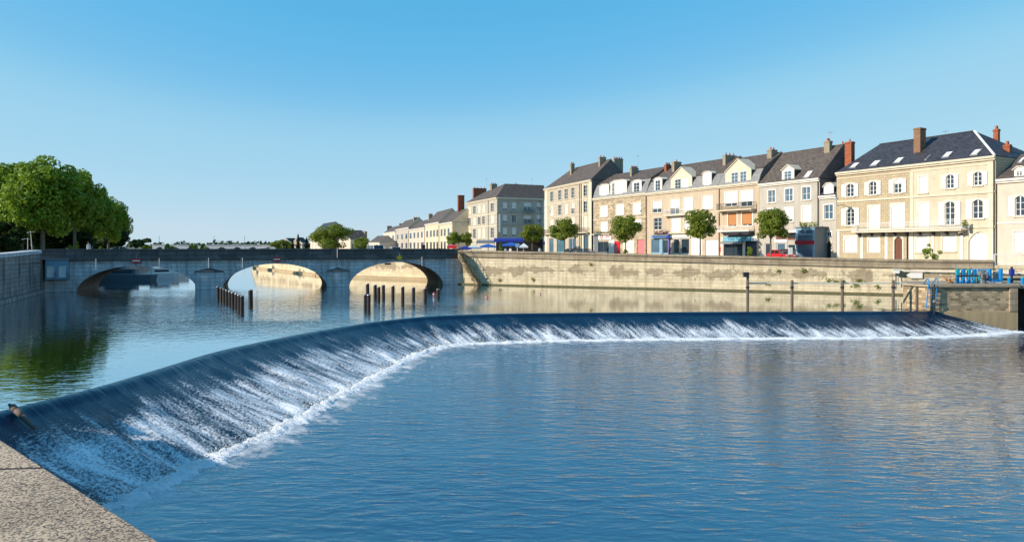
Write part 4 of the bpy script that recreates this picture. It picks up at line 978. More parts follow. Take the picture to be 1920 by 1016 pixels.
H.box('sign_board', 1223, 1249, 441.5, 445, -.56, -.501, 'royal'); H.box('sign_end', 1249.3, 1255, 439.5, 446.4, -.6, -.501, 'navy')
H.win(1221, 1236.5, 447.5, 476, 'shop', frame='shopblue', pane='glassb'); H.win(1242.5, 1252.5, 449, 477, 'shop', frame='shopblue', pane='glass'); H.box('blue_panel', 1237, 1242, 447, 477, -.08, -.003, 'shopblue')
H.box('blue_panel', 1253, 1256.5, 447, 477, -.08, -.003, 'navy'); H.box('fascia', 1257, 1303, 438, 446, -.12, -.003, 'trimw')
H.win(1262, 1273, 447, 478, 'shop', frame='white'); H.win(1276, 1292, 446.5, 478, 'shop', frame='white'); H.box('white_panel', 1296, 1317, 446.5, 480, -.05, -.003, 'trimw')
H.win(1322, 1347, 449, 480, 'garage', bm_='white')
mans(H, (1280, 334.5), (1330, 303)); H.dormer(1226, 1241.5, 333, 359, kind='glass'); H.dormer(1257.5, 1297.5, 313.5, 355, ped=True, mat='trim', wins=[(1266,1277,'glass'),(1280,1291.5,'blind')]); H.dormer(1317.5, 1334, 321.5, 349)
H.chimney(1245.5, 1258, 309, 3.4, .5, 'chimr', 3); H.chimney(1259.5, 1277, 303.5, 3.0, .6, 'chim', 1); H.finish('gable')
# --- house 4
H = House('town_house', 'beige mansard house with orange blinds over the aqua shop sign', hp(1348.3), hp(1423.5), SZ, cz(1385, 345.4), 9.2, 'h4'); f = H.fr
H.win(1359.5,1382,360,387,'half',sur='white',half=.8); H.win(1388.5,1411,358,387,'half',sur='white',half=.68)
H.win(1365,1381.5,398.5,426,'half',sur='white',bm_='orange',half=.85); H.win(1391.5,1410.5,397,424,'half',sur='white',bm_='orange',half=.85)
H.balcony(1352, 1418, 393, 1.0, 'iron', .95); H.balcony(1355, 1414, 432.5, 1.1, 'white', .7, slab='trimw'); H.box('canopy', 1355.5, 1404, 433.8, 440.5, -1.0, -.003, 'iron')
H.win(1357, 1392, 454.5, 482, 'shop', frame='iron', pane='glass'); H.win(1397, 1419, 450, 482, 'shop', frame='brown', pane='glass'); H.box('column', 1392.5, 1396.5, 452, 483, -.15, -.003, 'cream')
sb = H.box('sign_board', 1356, 1408, 443.5, 452, -.32, -.003, 'signblue'); text('Tony Nature', .66, M['ink'], sb, (f.X(1384), -.325, f.Z(1384, 447.6)), shear=.25)
H.box('white_fascia', 1408.3, 1420, 443, 452, -.3, -.003, 'white'); MB().prism([(f.X(1357),-.9,f.Z(1357,457.5)),(f.X(1357),-.9,f.Z(1357,455.5)),(f.X(1357),-.33,f.Z(1357,452.3)),(f.X(1357),-.33,f.Z(1357,453.5))], (f.X(1398)-f.X(1357),0,0)).build('awning', M['grey'], H.root)
H.box('poster', 1349, 1351.3, 463, 472, -.1, -.003, 'red'); H.box('pilaster', 1351.6, 1355, 444, 484, -.08, -.003, 'cream')
mans(H, (1385, 321.5), (1430, 291.5)); H.dormer(1360, 1408.5, 298.5, 344, ped=True, mat='trim', wins=[(1371.5,1384.5,'glass'),(1388,1400,'glass')], pane='glassb')
H.chimney(1355, 1381, 291, 2.7, .55, 'chim', 3); H.chimney(1438, 1457, 281.5, 3.2, .8, 'chim', 2); H.finish('gable'); H.pipe(1349, 'brown')
# --- house 5
H = House('town_house', 'grey-beige house with three white framed windows and steep brown roof above the red car', hp(1423.8), hp(1537), SZ, cz(1480, 340.5), 9, 'h5', cornice='trimw'); f = H.fr
for (a_, b_, t, u_, kd) in ((1440,1453.5,357,380,'glass'),(1472,1486.5,354,377.6,'glass'),(1504,1519.5,351,375,'glass'),(1440,1454,392,418,'glass'),(1471.5,1486.5,390,416,'half'),(1504,1520,387,416,'blind')):
    H.win(a_, b_, t, u_, kd, sur='white', pane='glassb', rows=2, half=.8)
H.win(1434, 1447, 455, 484, 'shop', frame='cream', pane='glass'); H.win(1456, 1472, 455, 484, 'shop', frame='white', pane='glassb'); H.win(1477, 1492, 437, 450, 'shop', frame='brown'); H.win(1476, 1491, 457, 484, 'shop', frame='white')
H.box('fascia', 1475, 1494, 432.5, 436, -.4, -.003, 'white'); H.box('lintel', 1452, 1476, 449, 454, -.12, -.003, 'white'); H.box('brown_panel', 1455, 1475.5, 443, 448.8, -.06, -.003, 'brown')
# projecting glazed shop with red band
kx0, kx1 = f.X(1493, -2.2), f.X(1528, -2.2); kz = f.Z(1510, 427, -2.2)
kk = MB().box(kx0, kx1, -2.2, -.003, 0, kz).build('shop_extension', M['shopgrey'], H.root)
k2 = MB()
for (a_, b_, c_, d_) in ((.0,.1,0,1),(.9,1,0,1),(.1,.9,.93,1),(.1,.9,.78,.82),(.1,.9,0,.05),(.48,.52,.82,.93)):
    k2.box(kx0+(kx1-kx0)*a_, kx0+(kx1-kx0)*b_, -2.28, -2.203, kz*c_, kz*d_)
k2.build('shop_frame', M['shopblue'], kk); MB().box(kx0+.2, kx1-.2, -2.23, -2.202, .1, kz-.3).build('pane', M['glassb'], kk)
MB().box(kx0-.1, kx1, -2.36, -2.285, kz*.50, kz*.62).build('red_band', M['darkred'], kk); MB().box(kx0-.2, kx1+.3, -2.4, -.05, kz+.002, kz+.12).build('roof_slab', M['shopgrey'], kk)
flowers(H, 1499, 1532, 426, 'leafs', 260, y=-1.8, hh=.45)
rise = f.Z(1500, 284, 4.6)-H.H; H.gable_roof(4.6, rise, 'slate'); H.dormer(1466, 1489, 309.5, 341, ped=True, mat='trimw', kind='glass', pane='glassb', back=2.6); H.finish('gable')
H.skylight(1510, 1524, 322, 333); H.chimney(1545, 1560, 265.5, 3.6, .8, 'chim', 2); H.pipe(1534.5, 'iron'); H.antenna(1557, 247, 4, 266)
# --- narrow house 5b
H = House('narrow_house', 'narrow low house with one window per floor and arched door, between grey-beige and ochre houses', hp(1537.3), hp(1568.5), SZ, cz(1553, 367.5), 7, 'h5', cornice='trimw'); f = H.fr
H.win(1545.5, 1562, 384, 411, 'glass', sur='white', pane='glassb', rows=2); H.win(1549.5, 1559, 435, 443, 'glass', sur='white', rows=1, sill=False); H.win(1549, 1558.5, 452, 488, 'door', bm_='iron', arch=.5, sur='trim')
H.gable_roof(3.2, 2.6, 'slated'); H.dormer(1544.5, 1563, 343, 366.5, mat='trimw', back=2.2, roofh=.5); H.finish('gable')
# --- house 6
H = House('mansion', 'large cream and ochre house with dark slate roof, skylights and long white balcony', hp(1568.8), hp(1867), SZ, cz(1717, 309), 11, 'h6a', wall_split=(1708, 'h6b'), cornice='trim'); f = H.fr
arch_ = dict(arch=True, sur='trimw')
H.win(1587,1601,345,369,'glass',sh=True,**arch_); H.win(1630,1643.5,340.5,365.5,'glass',sh=True,**arch_); H.win(1676,1690.5,336,362,'half',half=.3,sh=True,**arch_)
H.win(1723,1739,330.5,362,'blind',sur='trimw'); H.win(1774,1788.5,327.5,353.5,'glass',sh=True,**arch_); H.win(1825,1841,322.5,348,'glass',sh=True,**arch_)
H.win(1587,1602,391,423,'glass',sh=True,rows=4,**arch_); H.win(1628,1649,386,430,'blind',**arch_); H.win(1671,1695,382.5,428.5,'blind',**arch_); H.win(1721,1741,380.5,427,'blind',**arch_)
H.win(1771.5,1790,378,422,'glass',sh=True,rows=4,**arch_); H.win(1823.5,1843,374.5,410,'glass',sh=True,rows=3,**arch_)
H.win(1583,1606,443,474,'blind',arch=.5,sur='trimw'); H.win(1628,1649,443,474,'blind',arch=.5,sur='trimw'); H.win(1677,1692,444,486,'door',bm_='brown',arch=.4,sur='trimw')
H.win(1717,1741,440,473,'blind',arch=.5,sur='trimw'); H.win(1767,1792,438,471,'blind',arch=.5,sur='trimw'); H.win(1816,1857,435,489,'garage',bm_='white',arch=1.0,sur='trim')
H.band(1571, 378.5, .22, .1); H.band(1571, 432, .2, .1); H.band(1571, 335.5, .1, .05)
for (a_, b_) in ((1570,1574),(1613,1618),(1659,1664),(1704,1712),(1746,1751),(1800,1806),(1860,1865)): H.box('pilaster', a_, b_, 434, 492, -.06, -.002, 'trimw')
H.box('pilaster', 1706, 1712, 322, 430, -.05, -.002, 'trim'); H.box('corner_stones', 1852, 1866, 296, 490, -.04, -.002, 'trim')
bx0, bx1, bz = H.balcony(1607, 1813, 432.2, 1.1, 'whitem', .95, slab='trim'); flowers(H, 1806, 1812, 424, 'leafs', 80, y=-.9)
for i in range(9):
    xx = bx0+.5+(bx1-bx0-1)*i/8; MB().prism([(xx-.1,-.9,bz-.16),(xx-.1,-.003,bz-.16),(xx-.1,-.003,bz-.6)], (.2,0,0)).build('balcony_bracket', M['iron'], H.root)
H.pipe(1702, 'iron', 0, f.Z(1702, 435)); H.pipe(1864.5, 'iron'); H.lamp(1569.5, 378, 1.4)
hd6 = 5.4; rise = f.Z(1740, 259, hd6)-H.H; H.gable_roof(hd6, rise, 'slated', hipL=f.X(1649.6, hd6), hipR=f.X(1827, hd6)); H.finish()
MB().tube((f.X(1827,hd6),hd6,H.H+.06+rise),(H.L,-.25,H.H+.1),.12,n_=6).build('hip_flashing', M['white'], H.root)
for a in ((1597,1612,305,316),(1635,1652,301,312),(1679,1696,295,307),(1770,1788,285,296),(1823,1842,280.5,292)): H.skylight(*a)
H.skylight(1738, 1746, 292.5, 299, 'glass')
H.chimney(1713, 1736, 241, 2.2, .75, 'chimb', 0); H.chimney(1584, 1602, 267, 3.6, .9, 'chimr', 1); H.chimney(1575, 1583, 271, 6.0, .5, 'chim', 1); H.chimney(1862, 1871.5, 243, 7.5, .5, 'chimr', 2); H.chimney(1881, 1892, 272, 4.6, .6, 'chimr', 2); H.antenna(1773, 245, 5.4, 253)
# --- house 7
H = House('town_house', 'pinkish cream house cut off by the right edge of the picture', hp(1870), hp(1990), SZ, cz(1900, 335.5), 9, 'h7', cornice='trimw'); f = H.fr
H.win(1903,1922,367.5,405,'glass',sh='left',rows=3,**arch_); H.win(1960,1980,360,400,'glass',rows=3,**arch_); H.win(1901,1924,434,474,'blind',sur='trimw'); H.win(1958,1980,434,474,'blind',sur='trimw')
H.win(1903,1922,352,353,'blind') if False else None
H.band(1900, 418, .16, .06); rise = f.Z(1920, 292, 4.5)-H.H; H.gable_roof(4.5, rise, 'slate'); H.dormer(1901.5, 1922, 312, 335, mat='trimw', kind='glass', back=2.4); H.finish()
H.skylight(1912, 1926, 297, 304)
# ------------------------------------------------------------ low terrace beyond, and far houses
def lowD(px): return 344*(719-570.)/(px-570)
def lp(px): d = lowD(px); return at(px, d)
labs = ['palest end house of the low terrace, furthest along the bank', 'low cream terrace house second from the far end', 'low cream terrace house in the middle of the far terrace', 'low terrace house with wide chimney, second from the tall red chimney', 'low yellowish terrace house with the tall red brick chimney on its gable']
segs = [(719,742),(742.2,767),(767.2,797),(797.2,824),(824.2,849)]
for i, (a_, b_) in enumerate(segs):
    H = House('terrace_house', labs[i], lp(a_), lp(b_), SZ, zat(437.5, 344)-SZ+(0,.7,-.3,.6,0)[i], 8, ('low','h5','h7','low2','low2')[i], group='low terrace houses beyond the bridge', cornice='trimw'); f = H.fr; H.wy = .04; H.dep = .09
    wins = {0:(723,729,737),1:(745.5,754,762),2:(770,777,784,791),3:(801,808,814,820),4:(828,834,841)}[i]
    for px in wins:
        k = f.D(px)/151.; w2 = 3.4
        for (za, zb2) in ((1.1,3.3),(4.9,7.0)):
            x0, x1 = f.X(px-w2/2), f.X(px+w2/2); H.winr(x0, x1, za, zb2, 'glass', pane='glass', frame='greycar', sill=False)
    ry = {0:424.5,1:421,2:415.5,3:410,4:403}[i]; rise = f.Z((a_+b_)/2, ry, 4)-H.H; rise = (3.0,3.8,3.2,4.2,3.6)[i]; H.pipe(b_-.6, 'iron'); H.band(a_+5, HZ-(HZ-437.5)*.45*f.D(719)/f.D(a_+5)) if False else None
    H.gable_roof(4, rise, 'slate', gmat='low2')
    for c in {0:((725.5,735,424),),1:((748,760,419.5),),2:((768,774,417),(775,787,408)),3:((803,811,402),),4:((836,841,402.5),)}[i]: H.chimney(c[0], c[1], c[2], 2.6, 1.6, 'chim', 3)
    if i == 4: H.chimney(857.5, 870.5, 366.5, 3.2, 1.3, 'chimr', 0, zb=H.H-3)
    H.finish()
def simple_house(label, px0, px1, D0, D1, pt, gz=SZ, wall='low', roof='slated', rise=3., hd=4., name='house', chims=(), wrows=2, nw=4, hips=False):
    H = House(name, label, at(px0, D0), at(px1, D1), gz, zat(pt, (D0+D1)/2)-gz, hd*2, wall, cornice='trimw'); L_ = H.L
    for r_ in range(wrows):
        for i in range(nw):
            x = L_*(i+.5)/nw; z = 1+r_*(H.H-1)/wrows; ww = min(.6, L_/nw*.25); H.winr(x-ww, x+ww, z, min(z+1.7, H.H-.4), 'glass', rows=2)
    H.gable_roof(hd, rise, roof, hipL=(hd*.7 if hips else None), hipR=(L_-hd*.7 if hips else None), gmat='h5')
    for c in chims: H.chimney(c[0], c[1], c[2], hd*.6, .9, 'chim', 2)
    H.finish(); return H
simple_house('cream riverside villa with steep dark roof behind the round tree', 582, 604, 262, 240, 440, rise=4.5, hd=5, chims=((594,601,429),(606,617,427),(620,630,423.5)), wrows=3, nw=3)
simple_house('dark-roofed house just right of the round tree', 657, 690, 232, 236, 450, rise=3.4, hd=5, roof='slate', chims=((671,675,437),(684,689,434)), nw=3, wrows=1)
simple_house('small pink cottage far down the bank', 545, 562, 330, 336, 455, rise=2.2, hd=3, wall='h7', chims=(), nw=2, wrows=1)
simple_house('small white cottage far down the bank beside the conifers', 566, 578, 310, 314, 455.5, rise=2.5, hd=3, wall='low', nw=2, wrows=1)
simple_house('dark-roofed shed against the terrace end', 692, 712, 300, 290, 455, rise=3, hd=4, roof='slate', nw=2, wrows=1)
# far bridge
def far_bridge():
    g = Frame(at(285, 400), at(540, 400), 0); o = thing('far_bridge', 'distant many-arched viaduct low on the horizon behind the main bridge', 'bridge', g.W(0), g.rz)
    A = MB(); zt = zat(459.6, 400); L_ = g.L; ws = 9.3; k = int(L_/ws)
    for i in range(k):
        x0 = i*ws; r_ = 3.0; c = x0+ws/2; zc = zat(463.2, 400)-1.4
        arc = [(c-r_*math.cos(math.pi*j/12), zc-1.8+(3.2)*math.sin(math.pi*j/12)) for j in range(13)]
        for yy in (0, 7):
            A.quad((x0,yy,-1),(c-r_,yy,-1),(c-r_,yy,zt),(x0,yy,zt)); A.quad((c+r_,yy,-1),(x0+ws,yy,-1),(x0+ws,yy,zt),(c+r_,yy,zt))
            for (a_, b_), (c2, d_) in zip(arc[:-1], arc[1:]): A.quad((a_,yy,b_),(c2,yy,d_),(c2,yy,zt),(a_,yy,zt))
        for (a_, b_), (c2, d_) in zip(arc[:-1], arc[1:]): A.quad((a_,0,b_),(a_,7,b_),(c2,7,d_),(c2,0,d_))
        for e in (c-r_, c+r_): A.quad((e,0,-1),(e,7,-1),(e,7,zc-1.8),(e,0,zc-1.8))
    A.build('arcade', M['bridge'], o); MB().box(0, L_, -.3, 7.3, zt, zt+.35).build('parapet', M['bridge'], o)
    for px in (298, 401, 458):
        x = g.X(px); MB().tube((x,.3,zt),(x,.3,zt+5.5),.12,n_=5).build('mast', M['grey'], o)
far_bridge()

# ------------------------------------------------------------ vegetation
def leaf_cloud(mb, blobs, n_, size, r, flat=.0, hollow=.55):
    vol = [b[1][0]*b[1][1]*b[1][2] for b in blobs]; tot = sum(v**.67 for v in vol)
    for b, vv in zip(blobs, vol):
        c, rad = b; k = int(n_*vv**.67/tot)
        for _ in range(k):
            d = Vector((r.gauss(0,1), r.gauss(0,1), r.gauss(0,1))).normalized(); q = hollow+(1.08-hollow)*r.random()**.6
            p = Vector((c[0]+d.x*rad[0]*q, c[1]+d.y*rad[1]*q, c[2]+d.z*rad[2]*q))
            nn = (d+Vector((r.gauss(0,.6), r.gauss(0,.6), r.gauss(0,.6)+.3))).normalized(); t = nn.orthogonal().normalized(); t.rotate(Matrix.Rotation(r.random()*6.28, 3, nn)); u_ = nn.cross(t); s = size*r.uniform(.6, 1.3)
            mb.quad(p-t*s, p+u_*s*.6, p+t*s*.9, p-u_*s*.6)
def make_crown(seed, rad, nb, nl, size, br=(.17,.40)):
    r = random.Random(seed); blobs = []
    for i in range(nb):
        while True:
            d = Vector((r.uniform(-1,1), r.uniform(-1,1), r.uniform(-1,1)))
            if .35 < d.length < .98: break
        s = r.uniform(*br); d *= (1-s*r.uniform(.1,.6))
        blobs.append(((d.x*rad[0], d.y*rad[1], d.z*rad[2]), (rad[0]*s, rad[1]*s, rad[2]*s*.85)))
    mb = MB(); leaf_cloud(mb, blobs, nl, size, r); return mb, blobs
def make_trunk(zc, blobs, r0, seed, th=None, nl=7):
    r = random.Random(seed); mb = MB(); top = zc*.62; mb.tube((0,0,-.1),(0,0,top),r0,r0*.72,10)
    for b in r.sample(blobs, min(nl, len(blobs))):
        e = Vector((b[0][0], b[0][1], zc+b[0][2])); m_ = Vector((0,0,top)).lerp(e, .5)+Vector((0,0,.15*zc*.3)); mb.tube((0,0,top-.1), m_, r0*.5, r0*.32, 7); mb.tube(m_, e, r0*.32, r0*.08, 6)
    return mb
def tree(name, label, loc, protos, key, seed, rad, zc, nb, nl, size, mat, r0, group=None, s=1, rz=0, cat='tree', nlimb=7, br=(.17,.40)):
    if key not in protos:
        o = thing(name, label, cat, loc, rz, group); cm, bl = make_crown(seed, rad, nb, nl, size, br)
        c = cm.build('crown', M[mat], o); c.location = (0,0,zc); make_trunk(zc, bl, r0, seed, nl=nlimb).build('trunk', M['bark'], o); protos[key] = o
    else:
        o = copy_tree(protos[key]); o['label'] = label; o.location = loc; o.rotation_euler = (0,0,rz)
        if group: o['group'] = group
    o.scale = (s, s, s) if isinstance(s, (int, float)) else s
    return o
PR = {}
# street trees: (px, D, top row, crown width px)
ST = [(1445, 82, 389, 68, 'round street tree in front of the grey-beige house, left of the red car'), (1313, 92, 389, 68, 'round street tree in front of the white garage door, beside the aqua shop sign'),
      (1173, 105, 401, 60, 'round street tree in front of the red poster and tan stone house'), (1058, 120, 408, 54, 'round street tree in front of the four-storey pale stone house'),
      (998, 132, 418, 46, 'round street tree before the shaded end of the grey hotel'), (876, 150, 434, 26, 'smaller street tree by the left corner of the hotel'), (851, 150, 434, 28, 'smaller street tree below the tall red brick chimney')]
for i, (px, D, pt, pw, lab) in enumerate(ST):
    tp = zat(pt, D)-SZ; cw = pw*D/F; ch = cw*.98 if i < 5 else cw*1.15
    key = 's%d' % (i % 3); base_w = 4.4; base_h = 6.6
    r_ = (2.05, 2.05, 2.0)
    tree('street_tree', lab, (at(px, D).x, D, SZ), PR, key, 20+i%3, r_, 4.5, 38, 6500, .14, 'leafs', .11, 'round trees along the quay street', (cw/4.4, cw/4.4, tp/6.6), rnd.uniform(0, 6), nlimb=9, br=(.18,.44))
# tubs of plants round the trunks
def shrub(label, px, D, pt, pw, gz=SZ, mat='leafs', seed=1, group=None, name='shrub', hscale=None, n_=900, size=.09):
    h = zat(pt, D)-gz; w2 = pw*D/F/2; o = thing(name, label, 'shrub', (at(px, D).x, D, gz), 0, group)
    mb, bl = make_crown(seed, (w2, w2, h*.42), 10, n_, size); c = mb.build('foliage', M[mat], o); c.location = (0,0,h*.58)
    MB().tube((0,0,0),(0,0,h*.6),.05*max(1,h/2),.03,6).build('stem', M['bark'], o); return o
shrub('bushy shrub with yellow flowers on the quay coping in front of the cream house', 1748, 62.5, 456, 34, mat='leafy', seed=4, n_=700)
shrub('low dark planting at the foot of the tree beside the red poster', 1173, 104, 467, 12, seed=5)
shrub('leafy potted plant outside the aqua sign shop', 1406, 84, 458, 10, mat='leafy', seed=6)
shrub('clipped yellow-green cone bush in front of the cafe awnings', 938, 100, 455.5, 8, mat='leafy', seed=7, name='cone_bush', size=.07)
shrub('green bush by the far end of the cafe terrace', 822, 135, 459, 12, seed=8)
# left bank planes
big = [(4,95,302,160,'broad plane tree at the left edge of the picture'),(80,86,297,128,'tall sunlit plane tree in front of the group on the left bank'),(140,96,312,92,'plane tree on the left bank, right shoulder of the tall sunlit one'),
       (172,112,345,78,'plane tree in the middle of the left bank row'),(203,124,371,66,'plane tree near the downstream end of the dark row on the left bank'),(226,140,392,38,'last dark plane tree of the left bank row, nearest the open sky'),
       (-45,74,300,150,'plane tree just beyond the left edge'),(40,104,310,120,'shaded plane tree behind the front ones on the left bank')]
for i, (px, D, pt, pw, lab) in enumerate(big):
    if px < -40: continue
    tp = zat(pt, D)-LZ; cw = pw*D/F; key = 'p%d' % (i % 3)
    tree('plane_tree', lab, (at(px, D).x, D, LZ), PR, key, 40+i%3, (4.6, 4.6, 5.0), 8.6, 70, 15000, .27, 'leaf', .3, 'plane trees on the left bank', (cw/9.2, cw/9.2, tp/13.6), rnd.uniform(0, 6))
for i, (px, D, pt, pw, lab) in enumerate([(-2,84,400,90,'dark low tree in the shade at the far left edge'),(110,110,408,120,'dark understorey tree filling the gap behind the plane trunks'),(195,135,420,90,'dark understorey tree under the right end of the plane row'),(150,150,400,100,'dark tree behind the middle of the plane row'),(38,130,395,120,'dark tree behind the lamp posts on the left bank')]):
    tp = zat(pt, D)-LZ; cw = pw*D/F
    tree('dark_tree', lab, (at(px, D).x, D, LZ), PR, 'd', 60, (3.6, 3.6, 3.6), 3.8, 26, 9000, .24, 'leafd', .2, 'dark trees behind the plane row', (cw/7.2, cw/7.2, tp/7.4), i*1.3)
for i, (x, y, h) in enumerate([(-46,4,11.5),(-43,14,12),(-43,24,13.5),(-48,31,13.5)]):  # out-of-frame trees added only to cast shade on the weir's left arm
    tree('plane_tree', ['plane tree standing on the near left bank, furthest back', 'plane tree on the near left bank beside the weir, second of four', 'plane tree on the near left bank beside the weir, third of four', 'plane tree on the near left bank just short of the picture edge'][i], (x, y, LZ), PR, 'p%d' % (i%3), 0, None, 0, 0, 0, 0, 'leaf', .3, 'plane trees on the left bank', (1.25, 1.25, h/13.6), i*2.1)
for i, (x, y, h) in enumerate([(-40,10,11),(-41,20,12),(-43,31,12)]):  # lower unseen trees added to close sunlit gaps in that cast shade
    tree('plane_tree', ['young low plane tree on the near left bank, upstream of the ledge', 'young low plane tree between the tall ones on the near left bank', 'young low plane tree nearest the picture edge on the near left bank'][i], (x, y, LZ), PR, 'p%d' % (i%3), 0, None, 0, 0, 0, 0, 'leaf', .3, 'plane trees on the left bank', (.95, .95, h/13.6), i*1.1)
for (px, D, pt, pw, mat, lab) in [(254,190,446,22,'leafd','distant rounded tree right of the plane row, left one of two'),(272,200,447,34,'leafd','distant rounded tree right of the plane row, right one of two'),(275,95,459,18,'leafy','small bright bush over the bridge parapet near the left arch'),
        (318,95,457,20,'leafy','small bright bush over the bridge parapet right of the left arch crown'),(360,98,455,24,'leafy','bright leafy bush over the parapet, left one of a pair'),(380,98,456,20,'leafy','bright leafy bush over the parapet, right one of a pair'),(192,92,458,14,'leafy','bright bush under the dark trees by the parapet'),(140,88,452,18,'leafy','sunlit bush under the plane trees, above the bridge cabin')]:
    shrub(lab, px, D, pt, pw, gz=LZ, mat=mat, seed=int(px), n_=1100 if D > 150 else 500, size=.35 if D > 150 else .13, name='tree' if D > 150 else 'bush')
tree('round_tree', 'large round tree hiding the cream riverside villa', (at(624, 200).x, 200, SZ), PR, 'rt', 70, (5.2,5.2,4.4), 5.2, 34, 9500, .26, 'leafs', .25, None, (1.12,1.12,.90), br=(.25,.45))
tree('round_tree', 'smaller round tree in front of the dark-roofed house', (at(678, 190).x, 190, SZ), PR, 'rt', 70, (5,5,4), 5, 1, 1, .2, 'leafs', .2, None, (.46,.46,.48), 2)
tree('round_tree', 'green tree between the villa tree and the dark-roofed house', (at(652, 260).x, 260, SZ), PR, 'rt', 70, (5,5,4), 5, 1, 1, .2, 'leafs', .2, None, (.7,.7,.68), 4)
tree('round_tree', 'low round tree at the right end of the distant viaduct', (at(524, 300).x, 300, SZ), PR, 'rt', 70, (5,5,4), 5, 1, 1, .2, 'leafs', .2, None, (.72,.72,.52), 1)
tree('round_tree', 'pale green tree between viaduct end and conifers', (at(541, 330).x, 330, SZ), PR, 'rt', 70, (5,5,4), 5, 1, 1, .2, 'leafs', .2, None, (.7,.7,.5), 3)
def conifer(label, px, D, pt, w2):
    h = zat(pt, D)-SZ; r = random.Random(int(px)); mb = MB()
    for i in range(2200):
        t = r.random()**.7; z = h*(.12+.88*(1-t)); rr = w2*t*(.7+.3*math.sin(z*3))*r.random()**.4; a_ = r.random()*6.28
        p = Vector((rr*math.cos(a_), rr*math.sin(a_), z)); u_ = Vector((math.cos(a_), math.sin(a_), -.4))*.3; v_ = Vector((-math.sin(a_), math.cos(a_), 0))*.12; mb.quad(p-u_*.5, p+v_, p+u_, p-v_)
    o = thing('conifer', label, 'tree', (at(px, D).x, D, SZ), 0, 'distant conifers'); mb.build('crown', M['conif'], o); MB().tube((0,0,0),(0,0,h*.9),.2,.05,7).build('trunk', M['bark'], o)
for a in (('tall pointed conifer in the distance left of the villa', 559, 300, 438, 2.3), ('small conifer left of the tall pointed one', 549, 310, 448, 1.8), ('conifer directly left of the cream villa', 575, 300, 444, 2.6), ('thin conifer above the pale green far trees', 532, 300, 449, 1.0), ('shorter thin conifer nearest the viaduct', 537, 320, 451, 1.0)): conifer(*a)
# distant wooded horizon, one mass
r = random.Random(9); mb = MB()
for i in range(170):
    x = -900+r.random()*1500; y = 900+r.random()*500; rr = r.uniform(10, 22); zz = r.uniform(2, 7)
    leaf_cloud(mb, [((x, y, zz), (rr, rr, r.uniform(4,9)))], 60, 3.2, r)
tag(mb.build('distant_wood', M['leafd']), 'low line of far-off woods along the horizon', 'wood', kind='stuff')

# ------------------------------------------------------------ piles and buoys
def pile(px, pt, pb, w_, label, group):
    D = E*F/(pb-HZ); z1 = zat(pt, D); rr = w_*D/F/2; o = thing('mooring_pile', label, 'pile', (at(px, D).x, D, 0), rnd.uniform(0,1), group)
    a_ = rnd.uniform(-.03,.03); m_ = MB().tube((0,0,-1),(a_*z1,0,z1-.06),rr,rr*.97,10); m_.build('post', M['pile'], o)
    MB().tube((a_*z1,0,z1-.06),(a_*z1,0,z1),rr*1.05,rr*.9,10).build('cap', M['grey'], o)
ordn = ['first','second','third','fourth','fifth','sixth','seventh','eighth','ninth','tenth']
for i in range(9):
    t = i/8; pile(409+t*45, 537+t*17, 556+t*25+ (1 if i%2 else 0), 5.5+t*2, 'dark timber pile, %s from the left in the slanting row below the middle arch' % ordn[i], 'slanting row of piles')
pile(470.5, 543, 570, 8.5, 'single dark pile standing alone right of the slanting row', None)
for i, (px, a_, b_) in enumerate([(689.5,531,551),(703.5,533,556),(710,537,560),(719,533.5,556),(736.5,535,558),(755,536.5,563),(775,538,559),(797.5,539,561),(821.5,541,558)]):
    pile(px, a_+.5, b_, 6.6, 'dark timber pile, %s from the left in the row across the right arch' % ordn[i], 'row of piles across the right arch')
pile(684.5, 551.5, 577, 6, 'nearest pile in front of the right arch, left one of the touching pair', 'touching pair of piles'); pile(691.5, 552, 578, 7, 'nearest pile in front of the right arch, right one of the touching pair', 'touching pair of piles')
def buoy(px, py, label, w_=5, white=True):
    D = E*F/(py-HZ); rr = w_*D/F/2; o = thing('buoy', label, 'buoy', (at(px, D).x, D, 0), 0, 'small river buoys'); m_ = MB(); pr = [(.0,-.6),(.8,-.5),(1,0),(.85,.7),(.45,1.2),(.2,1.7),(0,1.75)]
    for (a_, b_), (c, d) in zip(pr[:-1], pr[1:]): m_.tube((0,0,b_*rr),(0,0,d*rr),max(a_,.01)*rr,max(c,.01)*rr,12)
    m_.build('float', M['red'], o, True)
    if white: MB().tube((0,0,rr*.3),(0,0,rr*.62),rr*1.02,rr*.93,12).build('band', M['white'], o)
buoy(1013, 552, 'red buoy floating before the quay wall, right one', 4); buoy(913, 558, 'red and white buoy floating before the quay wall, nearer the stairs', 5); buoy(814, 552, 'red and white buoy between the last two piles of the right row', 5.5)
# driftwood on the weir lip
a_ = at(24, 18.0, .03); 
def branch():
    o = thing('driftwood', 'brown driftwood log stranded over the lip of the weir at the left', 'driftwood', (at(24, 17.6).x, 17.6, .0), 0); P = [Vector((-.08,.1,.12)), Vector((.18,-.1,.06)), Vector((.45,-.25,-.06)), Vector((.72,-.42,-.16)), Vector((.98,-.56,-.28))]; m_ = MB(); rr = [.085,.08,.07,.06,.035]
    for i in range(4): m_.tube(P[i], P[i+1], rr[i], rr[i+1], 9)
    m_.tube(P[0], P[0]+Vector((-.12,.02,.06)), .06, .03, 7); m_.tube(P[1], P[1]+Vector((-.2,.05,.03)), .04, .02, 6); m_.build('log', M['wood'], o, True)
branch()
